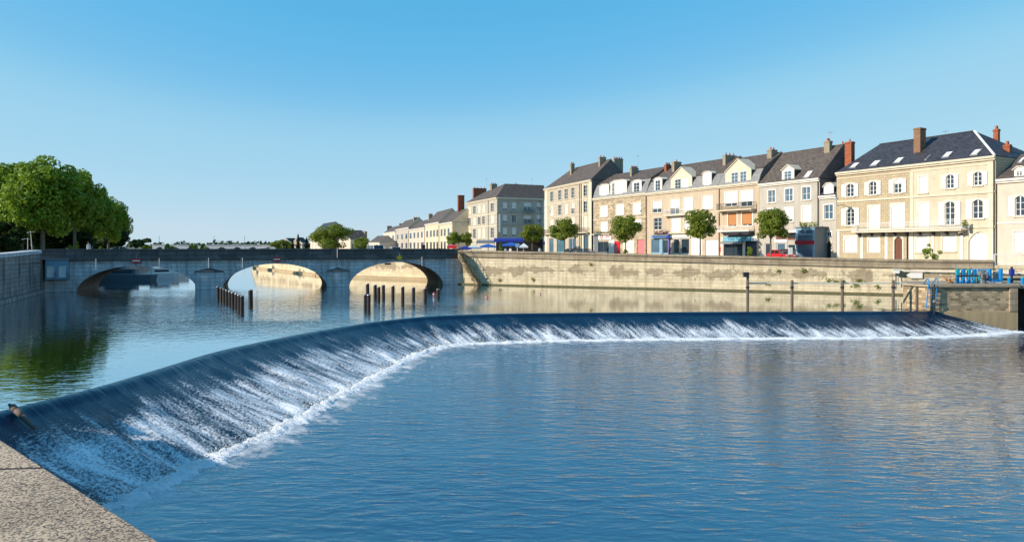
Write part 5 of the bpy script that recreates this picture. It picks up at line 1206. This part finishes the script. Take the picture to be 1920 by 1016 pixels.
# ------------------------------------------------------------ lock pier and its gear
PZ = 1.76
def pier():
    o = thing('lock_pier', 'brown coursed stone pier with flat top at the right end of the weir', 'pier', (0,0,0))
    top = [(27.75,47.3),(28.4,45.3),(34.25,45.3),(38.0,50.3),(29.6,50.3)]
    MB().prism([(x,y,-.05) for x,y in top], (0,0,PZ-.15+.05)).build('upper_wall', M['pier'], o)
    low = [(27.7,47.2),(28.35,45.2),(34.3,45.2),(38.05,50.35),(29.55,50.35)]
    MB().prism([(x,y,-2) for x,y in low], (0,0,1.949)).build('lower_wall', M['pierlow'], o)
    cop = [(27.65,47.2),(28.3,45.12),(34.4,45.12),(38.1,50.4),(29.5,50.4)]
    MB().prism([(x,y,PZ-.15) for x,y in cop], (0,0,.15)).build('coping', M['coping'], o)
    # bevelled corner stones at the right edge
    MB().box(33.75,34.28,45.17,45.295,-.05,PZ-.152).build('quoins', M['coping'], o)
    o = thing('sluice_bridge', 'dark sluice opening under a concrete slab at the right edge beyond the pier', 'sluice', (0,0,0))
    MB().box(34.41,60,46,52,PZ-.3,PZ-.05).build('slab', M['coping'], o); MB().box(34.3,60,51.9,53,-2,PZ-.3).build('back_wall', M['lockdark'], o); MB().box(39.5,60,45.5,51.8,-2,PZ-.31).build('side_wall', M['lockdark'], o)
    MB().box(36.9,39.4,48.5,48.8,-2,PZ-.32).build('gate_leaf', M['pile'], o)
pier()
def box_at(mb, px0, px1, py0, py1, D, th): mb.box(at(px0,D).x, at(px1,D).x, D, D+th, zat(py1,D), zat(py0,D)); return mb
def gear():
    D = 47.; gx = at(1818, D).x
    o = thing('sluice_rack', 'blue two-tier rack of stubby posts with dark beams on the lock pier', 'sluice gear', (0,0,0))
    for i, px in enumerate((1797, 1808, 1818.5, 1829)):
        box_at(MB(), px-2.2, px+2.6, 504.5, 516.5, D+.8, .22).build('upper_post', M['teal' if i%2 == 0 else 'blue'], o)
    for i, px in enumerate((1796.5, 1807.5, 1818, 1828, 1837.5)):
        box_at(MB(), px-2.2, px+2.3, 518.5, 531.5, D, .22).build('lower_post', M['blue' if i < 3 else 'teal'], o)
    mb = MB(); box_at(mb, 1795, 1842, 515.8, 518.6, D+.1, .2); box_at(mb, 1794, 1842, 531.2, 534, D, .5); mb.build('beam', M['iron'], o)
    box_at(MB(), 1792, 1793, 496, 532, D-.1, .05).build('gauge_rod', M['teal'], o)
    mb = MB()
    for px in (1800, 1811, 1822): mb.tube(at(px, D-.1, zat(530,D)), at(px+6, D-.1, zat(521,D)), .05, n_=6)
    mb.build('brace', M['blue'], o)
    o = thing('winch_housing', 'grey weathered winch housing between the blue rack and the blue frame', 'winch', (0,0,0))
    mb = MB(); box_at(mb, 1842, 1846.5, 510, 534.5, D-.2, .5); box_at(mb, 1847, 1850, 512, 531, D+.3, .4); mb.build('housing', M['grey'], o); mb = MB(); box_at(mb, 1833, 1850, 504, 511, D+1.2, .5); mb.build('gearbox', M['shopblue'], o); 
    c = at(1846, D-.3, zat(516,D)); w_ = MB()
    for k in range(12): a0, a1 = k*math.pi/6, (k+1)*math.pi/6; w_.tube(c+Vector((math.cos(a0)*.3,0,math.sin(a0)*.3)), c+Vector((math.cos(a1)*.3,0,math.sin(a1)*.3)), .02, n_=5)
    w_.tube(c-Vector((.3,0,0)), c+Vector((.3,0,0)), .015, n_=5); w_.tube(c-Vector((0,0,.3)), c+Vector((0,0,.3)), .015, n_=5); w_.build('handwheel', M['iron'], o)
    o = thing('lifting_gate', 'bright blue U-shaped steel gate frame on the lock pier', 'sluice gear', (0,0,0))
    mb = MB(); box_at(mb, 1856, 1859.5, 504, 527, D, .25); box_at(mb, 1876.5, 1880.5, 504, 528, D, .25); box_at(mb, 1859.6, 1876.4, 523.5, 528, D, .25); mb.build('frame', M['blue'], o)
    mb = MB(); box_at(mb, 1864, 1867, 509, 523, D+.3, .15); box_at(mb, 1868, 1875, 509, 523, D+.5, .2); mb.build('machinery', M['grey'], o); mb = MB(); box_at(mb, 1849, 1879, 529, 530.5, D-.1, .5); mb.build('pale_plate', M['whitem'], o); box_at(MB(), 1850, 1868, 530.7, 534.5, D, .4).build('base', M['iron'], o)
    for px, lab in ((1892, 'short blue bollard on the sluice slab, right of the blue gate frame'), (1917, 'short blue bollard on the sluice slab at the right edge')):
        o = thing('bollard', lab, 'bollard', at(px, D, PZ-.05), 0, 'blue bollards on the sluice slab'); MB().tube((0,0,0),(0,0,.42),.1,.1,10).build('post', M['blue'], o); MB().tube((0,0,.42),(0,0,.5),.13,.08,10).build('cap', M['teal'], o)
    o = thing('gate_post', 'tall dark steel gate post behind the blue bollard near the right edge', 'post', at(1897, D+1, PZ-.05), 0); zt = zat(500, D+1)-PZ+.05
    MB().tube((0,0,0),(0,0,zt),.08,.08,8).build('post', M['iron'], o); MB().box(-.14,.14,-.1,.1,zt*.45,zt*.85).build('lock_box', M['navy'], o)
    # footbridge beam
    mb = MB(); mb.box(34.5, 60, 49, 49.2, PZ+.1, PZ+.28); tag(mb.build('steel_beam', M['iron']), 'long dark steel beam lying across the sluice slab at the right edge', 'beam')
    # coiled rope / debris
    o = thing('debris_pile', 'small heap of orange and yellow rubbish left of the blue rack', 'rubbish', at(1782, D, PZ)); r = random.Random(2); mb = MB(); m2 = MB()
    for i in range(14):
        x, y, z = r.uniform(-.5,.35), r.uniform(-.2,.2), .04+r.uniform(0,.3); (mb if i%2 else m2).tube((x,y,z),(x+r.uniform(-.2,.2),y+r.uniform(-.1,.1),z+r.uniform(-.05,.1)),.06,.05,6)
    mb.build('orange_bits', M['orange'], o); m2.build('pale_bits', M['wood'], o)
gear()
def ladder():
    D = 45.6; o = thing('pier_ladder', 'bright blue steel ladder with tall hoops climbing the left end of the lock pier', 'ladder', (0,0,0)); xa, xb = at(1731.5,D).x, at(1749.5,D).x-.0; z0, z1 = zat(577,D), zat(522,D)
    mb = MB()
    for x0, x1 in ((at(1729,D).x, at(1734,D).x), (at(1745,D).x, at(1750.5,D).x)):
        mb.tube((x0,D-.45,z0),(x1,D-.45,z1-.1),.035,n_=7); mb.tube((x1,D-.45,z1-.1),(x1+.06,D-.2,z1),.035,n_=7); mb.tube((x1+.06,D-.2,z1),(x1+.12,D+.5,z1-.5),.035,n_=7); mb.tube((x1+.12,D+.5,z1-.5),(x1+.12,D+.5,PZ),.035,n_=7)
    mb.build('rail', M['blue'], o); zz = z0+.15
    while zz < z1-.6:
        t = (zz-z0)/(z1-z0); a_ = at(1729,D).x+t*(at(1734,D).x-at(1729,D).x); b_ = at(1745,D).x+t*(at(1750.5,D).x-at(1745,D).x); MB().tube((a_,D-.45,zz),(b_,D-.45,zz),.022,n_=6).build('rung', M['blue'], o); zz += .3
    o = thing('guide_post', 'pale timber guide post in the water just left of the blue ladder', 'post', at(1719.5, 46.2)); MB().box(-.07,.07,-.07,.07,-.3,zat(537,46.2)).build('post', M['wood'], o)
    o = thing('guide_post', 'dark iron guide post just right of the blue ladder', 'post', at(1752, 45.0)); MB().tube((0,0,-.2),(0,0,zat(533,45.)),.05,n_=8).build('post', M['iron'], o); MB().tube((0,0,.6),(0,0,.75),.09,n_=8).build('collar', M['grey'], o)
    o = thing('guide_post', 'grey square guide post behind the blue ladder', 'post', at(1733.5, 46.0)); MB().box(-.1,.1,-.1,.1,-.3,zat(537,46.0)).build('post', M['grey'], o)
    o = thing('control_box', 'small white control box on the pier end left of the ladder', 'box', at(1727.5, 46.6, PZ-.6)); MB().box(-.22,.22,-.6,-.2,0,.55).build('case', M['whitem'], o); MB().box(-.24,.24,-.62,-.18,.551,.6).build('lid', M['grey'], o)
ladder()
# arrow board on the quay wall
xq = qf.X(1714); Dq = qf.D(1714)
o = thing('arrow_board', 'blank white board pointing left on the quay wall above the ladder', 'sign', qf.W(xq, -.12, zat(516, Dq)), qf.rz)
hw = 13.5*Dq/F/abs(qf.a.x)*.9; MB().prism([(-hw,0,0),(-hw+.35,0,-.26),(hw,0,-.26),(hw,0,.26),(-hw+.35,0,.26)], (0,.05,0)).build('panel', M['white'], o); MB().box(-.3,-.2,.051,.12,-.2,.2).build('bracket', M['grey'], o); MB().box(.3,.4,.051,.12,-.2,.2).build('bracket', M['grey'], o)
# lamp on the wall, pipe
xq = qf.X(1679); Dq = qf.D(1679); o = thing('wall_light', 'grey box light on a drop pipe on the quay wall left of the arrow board', 'light', qf.W(xq, -.35, zat(512, Dq)), qf.rz)
MB().box(-.25,.25,-.2,.15,0,.3).box(-.3,.3,-.25,.2,.3,.36).build('housing', M['whitem'], o); MB().tube((-.25,.1,0),(-.25,.1,-1.3),.03,n_=6).tube((.2,.1,0),(.2,.1,-1.1),.03,n_=6).build('conduit', M['grey'], o)
o = thing('service_pipe', 'thin white pipe running along the quay wall behind the lock pier', 'pipe', qf.W(qf.X(1683), -.2, zat(508, qf.D(1690))), qf.rz); MB().tube((0,0,0),(9.5,0,-.06),.05,n_=8).build('pipe', M['white'], o)
for k in range(5): MB().box(k*2.2, k*2.2+.06, 0, .2, -.08, .08).build('clip', M['grey'], o)
# pontoon rail on posts in the river
def guide_rail():
    o = thing('guide_boom', 'long pale timber guide rail carried on four posts in the river before the quay wall', 'boom', (0,0,0))
    D = 46.4; pts = [(1400,582),(1483,580),(1577,579),(1672,578)]; z = zat(531, D)
    MB().box(at(1397,D).x, 27.45, D-.05, D+.05, z-.05, z+.05).build('rail', M['cream'], o)
    for i, (px, pb) in enumerate(pts):
        x = at(px, D).x; top = zat(511, D) if i == 0 else z+.22; MB().tube((x,D-.18,-.6),(x,D-.18,top),.1,.095,10).build('post', M['wood'], o)
        MB().tube((x,D-.18,z-.35),(x,D-.18,z-.2),.125,n_=10).build('collar', M['iron'], o)
    x = at(1397, D).x; MB().box(x-.25,x+.12,D-.5,D-.3,zat(516,D)-.1,zat(510,D)).build('marker_box', M['iron'], o)
guide_rail()
# debris on the crest at right
r = random.Random(12); o = thing('branch_debris', 'tangle of dead twigs caught on the weir crest beside the lock pier', 'twigs', (26.6, 45.2, .02)); mb = MB()
for i in range(26):
    p = Vector((r.uniform(-1.6,1.6), r.uniform(-.1,.25), r.uniform(0,.1))); mb.tube(p, p+Vector((r.uniform(-.6,.6), r.uniform(-.1,.1), r.uniform(-.05,.12))), .025, .01, 5)
mb.build('twigs', M['wood'], o)

# ------------------------------------------------------------ vehicles, people, cafe
def car(paint, label, loc, rz, L_=4.2, W_=1.75, H_=1.45, van=False, group=None):
    o = thing('parked_car', label, 'car', loc, rz, group); hw = W_/2
    prof = [(-L_/2,.35),(-L_/2,.75),(-L_/2+.15,.9),(-L_*.22,.97),(L_*.36,.97),(L_/2-.06,.88),(L_/2,.6),(L_/2,.35)] if not van else [(-L_/2,.35),(-L_/2+.03,.95),(-L_/2+.8,1.1),(L_/2-.06,1.1),(L_/2,.6),(L_/2,.35)]
    b_ = MB().prism([(x,-hw,z) for x,z in prof], (0,W_,0)).build('body', M[paint], o); bv = b_.modifiers.new('bevel','BEVEL'); bv.width = .08; bv.segments = 3
    z0 = .97 if not van else 1.1; cab = [(-L_*.24,z0),(-L_*.07,H_-.04),(L_*.22,H_-.02),(L_*.40,z0)] if not van else [(-L_/2+.75,z0),(-L_/2+1.35,H_-.03),(L_/2-.2,H_-.03),(L_/2-.05,z0)]
    wn = .16; g = MB(); a_ = [Vector((x,-hw+.06 if z < z0+.01 else -hw+wn,z)) for x,z in cab]; c = [Vector((p.x,-p.y,p.z)) for p in a_]
    g.add(a_+c, [(0,1,2,3),(7,6,5,4),(0,4,5,1),(1,5,6,2),(2,6,7,3)]); g.build('windows', M['car_glass'], o)
    rf = MB(); rf.prism([(cab[1][0]-.05,-hw+wn-.02,H_-.03),(cab[2][0]+.06,-hw+wn-.02,H_-.02),(cab[2][0]+.06,hw-wn+.02,H_-.02),(cab[1][0]-.05,hw-wn+.02,H_-.03)], (0,0,.05))
    for s_ in (-1,1):
        for (i, j) in ((0,1),(2,3)): p, q = a_[i].copy(), a_[j].copy(); p.y *= -s_; q.y *= -s_; rf.tube(p, q, .04, n_=5)
        rf.tube(Vector((L_*.08, s_*(hw-.05), z0)), Vector((L_*.07, s_*(hw-wn+.01), H_-.03)), .04, n_=5)
    rf.build('roof', M[paint], o)
    for sx in (-1,1):
        for s_ in (-1,1):
            w_ = MB().tube((sx*L_*.31, s_*(hw-.2), .32),(sx*L_*.31, s_*(hw+.01), .32), .32, n_=18).build('wheel', M['tyre'], o); MB().tube((sx*L_*.31, s_*(hw+.011), .32),(sx*L_*.31, s_*(hw+.02), .32), .19, n_=14).build('rim', M['grey'], w_)
            MB().box(sx*L_/2-.05 if sx < 0 else L_/2-.1, sx*L_/2+.1 if sx < 0 else L_/2+.02, s_*(hw-.32)-.15, s_*(hw-.32)+.15, .68, .82).build('headlight' if sx < 0 else 'tail_light', M['white' if sx < 0 else 'darkred'], o)
    return o
car('redcar', 'small red hatchback parked behind the quay wall before the grey-beige house', at(1465, 84, SZ), R(105), L_=3.7, H_=1.42)
car('whitecar', 'white people carrier above the bridge parapet left of the terrace', at(706, 96, SZ), R(120), L_=4.4, H_=2.05, van=True)
car('greycar', 'silver car seen over the bridge parapet below the dark plane trees', at(221, 118, LZ), R(25), H_=1.4)
car('darkcar', 'dark car parked before the four-storey pale house, left of two', at(1075, 121, SZ), R(150)); car('darkcar', 'dark car parked before the four-storey pale house, right of two', at(1100, 116, SZ), R(150))
car('darkcar', 'dark car half hidden beside the red hatchback', at(1483, 87, SZ), R(100), H_=1.5)
car('whitecar', 'white car behind the bridge parapet in front of the low terrace', at(742, 110, SZ), R(115), H_=1.75)
def person(label, loc, rz, top='cloth_w', seat=False, h=1.7, group=None):
    o = thing('person', label, 'person', loc, rz, group); k = h/1.7
    J = [(0,0,.92),(0,.01,1.12),(0,.0,1.38),(0,0,1.47),(0,-.02,1.6),(.09,0,.88),(.1,-.02 if not seat else -.42,.50 if not seat else .86),(.1,.02 if not seat else -.44,.08 if not seat else .45),(.1,-.12 if not seat else -.56,.04 if not seat else .42),
         (-.09,0,.88),(-.1,.05 if not seat else -.42,.50 if not seat else .86),(-.1,.12 if not seat else -.44,.08 if not seat else .45),(-.1,-.02 if not seat else -.56,.04 if not seat else .42),
         (.17,0,1.38),(.22,.03,1.12),(.22,-.12,.90),(-.17,0,1.38),(-.22,-.02,1.12),(-.2,-.16,.92)]
    if seat: J = [(x,y,z-.42) for x,y,z in J]
    Ed = [(0,1),(1,2),(2,3),(3,4),(0,5),(5,6),(6,7),(7,8),(0,9),(9,10),(10,11),(11,12),(2,13),(13,14),(14,15),(2,16),(16,17),(17,18)]
    Rr = [.14,.13,.15,.06,.1,.1,.075,.045,.04,.1,.075,.045,.04,.06,.05,.035,.06,.05,.035]
    me = bpy.data.meshes.new('body'); me.from_pydata([(x*k,y*k,z*k) for x,y,z in J], Ed, []); b_ = bpy.data.objects.new('body', me); col.objects.link(b_)
    sk = b_.modifiers.new('skin','SKIN'); sb_ = b_.modifiers.new('sub','SUBSURF'); sb_.levels = 1; sb_.render_levels = 1
    for v, q in zip(me.skin_vertices[0].data, Rr): v.radius = (q*k, q*k)
    me.skin_vertices[0].data[0].use_root = True; bpy.context.view_layer.update()
    m2 = bpy.data.meshes.new_from_object(b_.evaluated_get(bpy.context.evaluated_depsgraph_get())); bpy.data.objects.remove(b_)
    m2.materials.clear(); m2.materials.append(M[top]); m2.materials.append(M['skin']); m2.materials.append(M['cloth_d'])
    for p in m2.polygons:
        z = p.center.z/k+(.42 if seat else 0); p.material_index = 1 if z > 1.46 or (abs(p.center.x) > .2*k and z < 1.05) else (2 if z < .95 else 0)
    b2 = bpy.data.objects.new('body', m2); col.objects.link(b2); b2.parent = o
    h_ = MB(); zc = 1.63-(.42 if seat else 0)
    for i in range(4):
        a0, a1 = i*math.pi/8, (i+1)*math.pi/8; h_.tube((0,.015*k,(zc+.11*math.sin(a0))*k),(0,.015*k,(zc+.11*math.sin(a1))*k),.105*k*math.cos(a0),max(.01,.105*k*math.cos(a1)),10)
    h_.build('hair', M['hair'], o); return o
person('person in a white top walking along the bridge parapet on the left', bf.W(bf.X(161), 1.0, 3.12), R(80)); 
person('person in dark clothes walking on the far pavement of the bridge', bf.W(bf.X(818), 7.0, 3.12), R(200), 'cloth_d')
person('person in a white shirt at the cafe terrace, right of the cone bush', at(948, 104, SZ), R(20), 'cloth_w'); person('seated person in white at the cafe terrace', at(957, 106, SZ+.45), R(-30), 'cloth_w', True)
person('seated person in white at the right end of the terrace under the purple awning', at(1012, 112, SZ+.45), R(10), 'cloth_w', True)
def chair(loc, rz, label):
    o = thing('cafe_chair', label, 'chair', loc, rz, 'cafe terrace chairs'); MB().box(-.22,.22,-.22,.22,.42,.46).build('seat', M['wood'], o); MB().box(-.22,.22,.2,.23,.55,.9).build('backrest', M['wood'], o)
    for sx in (-1,1):
        for sy in (-1,1): MB().tube((sx*.19,sy*.19,0),(sx*.19,sy*.2,.42 if sy < 0 else .9),.018,n_=5).build('leg', M['iron'], o)
chair(at(957, 106, SZ), R(-30), 'cafe chair under the seated person in white near the lamp'); chair(at(1012, 112, SZ), R(10), 'cafe chair under the person at the right end of the terrace')
def parasol(px, D, w_, pt, pb, mat, label, rz=0, group='cafe parasols and awnings'):
    hw = w_*D/F/2; zt = zat(pt, D)-SZ; zb_ = zat(pb, D)-SZ; o = thing('parasol', label, 'parasol', at(px, D, SZ), rz, group)
    pts = [(-hw,-hw*.7,zb_),(hw,-hw*.7,zb_),(hw,hw*.7,zb_),(-hw,hw*.7,zb_)]; f = MB(); ap = (0,0,zt)
    for i in range(4): f.quad(pts[i], pts[(i+1)%4], ap); p, q = pts[i], pts[(i+1)%4]; f.quad(p, q, (q[0],q[1],q[2]-.22), (p[0],p[1],p[2]-.22))
    f.build('canopy', M[mat], o); MB().tube((0,0,0),(0,0,zt),.03,n_=8).build('pole', M['whitem'], o); MB().box(-.3,.3,-.3,.3,0,.08).build('base', M['grey'], o)
parasol(915, 104, 30, 457, 461.5, 'royal', 'bright blue parasol at the middle of the cafe terrace'); parasol(888, 100, 26, 459.5, 464, 'whitem', 'white parasol at the left of the cafe terrace', .4)
parasol(872, 98, 24, 461, 465, 'navy', 'dark blue parasol at the corner of the bridge and quay'); parasol(958, 108, 40, 454.5, 459, 'royal', 'wide blue parasol over the cafe seats beside the lamp'); parasol(982, 106, 16, 456, 462, 'cloth_w', 'small pale parasol right of the white terrace post')
# awnings along the hotel front
def awning(px0, px1, D, pt, pb, mat, label):
    a_, b_ = at(px0, D), at(px1, D); o = thing('awning', label, 'awning', (a_.x, D, SZ), 0, 'cafe parasols and awnings'); L_ = b_.x-a_.x; zt = zat(pt, D)-SZ; zb_ = zat(pb, D)-SZ
    MB().prism([(0,0,zb_),(0,0,zb_+.12),(0,2.4,zt),(0,2.4,zt-.1)], (L_,0,0)).build('canopy', M[mat], o); MB().box(0,L_,-.02,0.0,zb_-.3,zb_).build('valance', M[mat], o)
    for x in (.1, L_-.1): MB().tube((x,.1,0),(x,.1,zb_),.04,n_=6).build('pole', M['grey'], o)
awning(926, 982, 128, 446, 451, 'navy', 'long purple-blue awning below the hotel windows'); awning(893, 928, 135, 449.5, 453.5, 'grey', 'grey awning on the sunlit side of the hotel'); awning(1000, 1022, 135, 452, 455.5, 'navy', 'purple awning at the right corner of the hotel'); awning(838, 856, 140, 459, 463, 'red', 'small red awning left of the terrace')
MBx = MB().box(at(930,134).x, at(1018,134).x, 0, .3, 0, 3.4); o = thing('terrace_screen', 'dark glazed cafe front under the blue awnings', 'screen', (0, 134, SZ)); MBx.build('panel', M['dark'], o)
# terrace lamp post / sign
o = thing('terrace_lamp', 'white lamp post with blue square head in front of the cafe', 'lamp', at(970, 96, SZ)); MB().tube((0,0,0),(0,0,2.2),.05,n_=8).build('post', M['whitem'], o); MB().box(-.28,.28,-.1,.1,1.75,2.3).build('lantern', M['shopblue'], o)
o = thing('info_sign', 'slim white street sign before the shop with the dark red band', 'sign', at(1482, 78, SZ)); MB().box(-.25,.25,-.03,.03,.9,1.75).build('panel', M['white'], o); MB().tube((-.2,.05,0),(-.2,.05,1.6),.03,n_=6).tube((.2,.05,0),(.2,.05,1.6),.03,n_=6).build('post', M['grey'], o)
for px, D, lab in ((52, 70, 'slender pale lamp post on the left bank, left of two'), (62, 66, 'leaning pale lamp post on the left bank, right of two')):
    zt = zat(433 if px == 62 else 446, D)-LZ; o = thing('lamp_post', lab, 'lamp post', at(px, D, LZ), 0, 'lamp posts on the left bank'); MB().tube((0,0,0),(-.25 if px == 62 else 0,0,zt),.045,.03,8).build('post', M['cream'], o); MB().tube((-.4,0,zt-.1),(.2,0,zt-.1),.02,n_=6).build('arm', M['grey'], o); MB().box(-.55,-.4,-.1,.1,zt-.2,zt-.1).build('lantern', M['grey'], o)
# kiosk on the left bank
o = thing('bank_shelter', 'small pale shelter with dark opening under the trees at the left edge', 'shelter', at(9, 105, LZ)); h = zat(461, 105)-LZ
MB().box(-1,-.85,0,1.6,0,h).box(.85,1,0,1.6,0,h).box(-.849,.849,1.5,1.6,0,h).build('wall', M['grey'], o); MB().prism([(-1.15,-.15,h),(1.15,-.15,h),(0,-.15,h+.4)], (0,1.9,0)).build('roof', M['shopgrey'], o); MB().box(-.8,.8,.05,.1,h-.35,h-.1).build('sign_panel', M['whitem'], o)
# people walking left bank omitted; boats beyond the bridge
def boat(label, px, D, Lm, rz, hull, cabin, h=1.0, white=True):
    o = thing('moored_boat', label, 'boat', at(px, D, 0), rz, 'boats moored beyond the left arch'); hw = Lm*.14; hl = Lm/2
    plan = [(-hl,-hw*.8),(hl*.5,-hw),(hl*.85,-hw*.6),(hl,0),(hl*.85,hw*.6),(hl*.5,hw),(-hl,hw*.8)]
    m_ = MB(); n_ = len(plan); m_.add([(x*.93,y*.8,-.2) for x,y in plan]+[(x,y,h*.75) for x,y in plan], [tuple(range(n_-1,-1,-1)), tuple(range(n_,2*n_))]+[(i,(i+1)%n_,(i+1)%n_+n_,i+n_) for i in range(n_)])
    m_.build('hull', M[hull], o); c = MB().box(-hl*.6,hl*.35,-hw*.65,hw*.65,h*.75,h*.75+h*.7).build('cabin', M[cabin], o); MB().box(-hl*.5,hl*.25,-hw*.66-.01,hw*.66+.01,h*.98,h*1.25).build('window', M['glass'], c); MB().box(-hl*.66,hl*.42,-hw*.75,hw*.75,h*1.45,h*1.52).build('cabin_roof', M[cabin], c)
boat('long dark barge moored in the shade under the left arch', 236, 86, 7.6, R(12), 'shopgrey', 'shopgrey', 1.0); boat('white cabin cruiser seen through the right half of the left arch', 305, 91, 5, R(50), 'whitem', 'white', .95)
boat('white motor boat with dark windows behind the cruiser', 322, 98, 5, R(60), 'whitem', 'white', 1.0); boat('small white boat at the far right of the left arch', 343, 104, 4.5, R(65), 'white', 'whitem', .9)
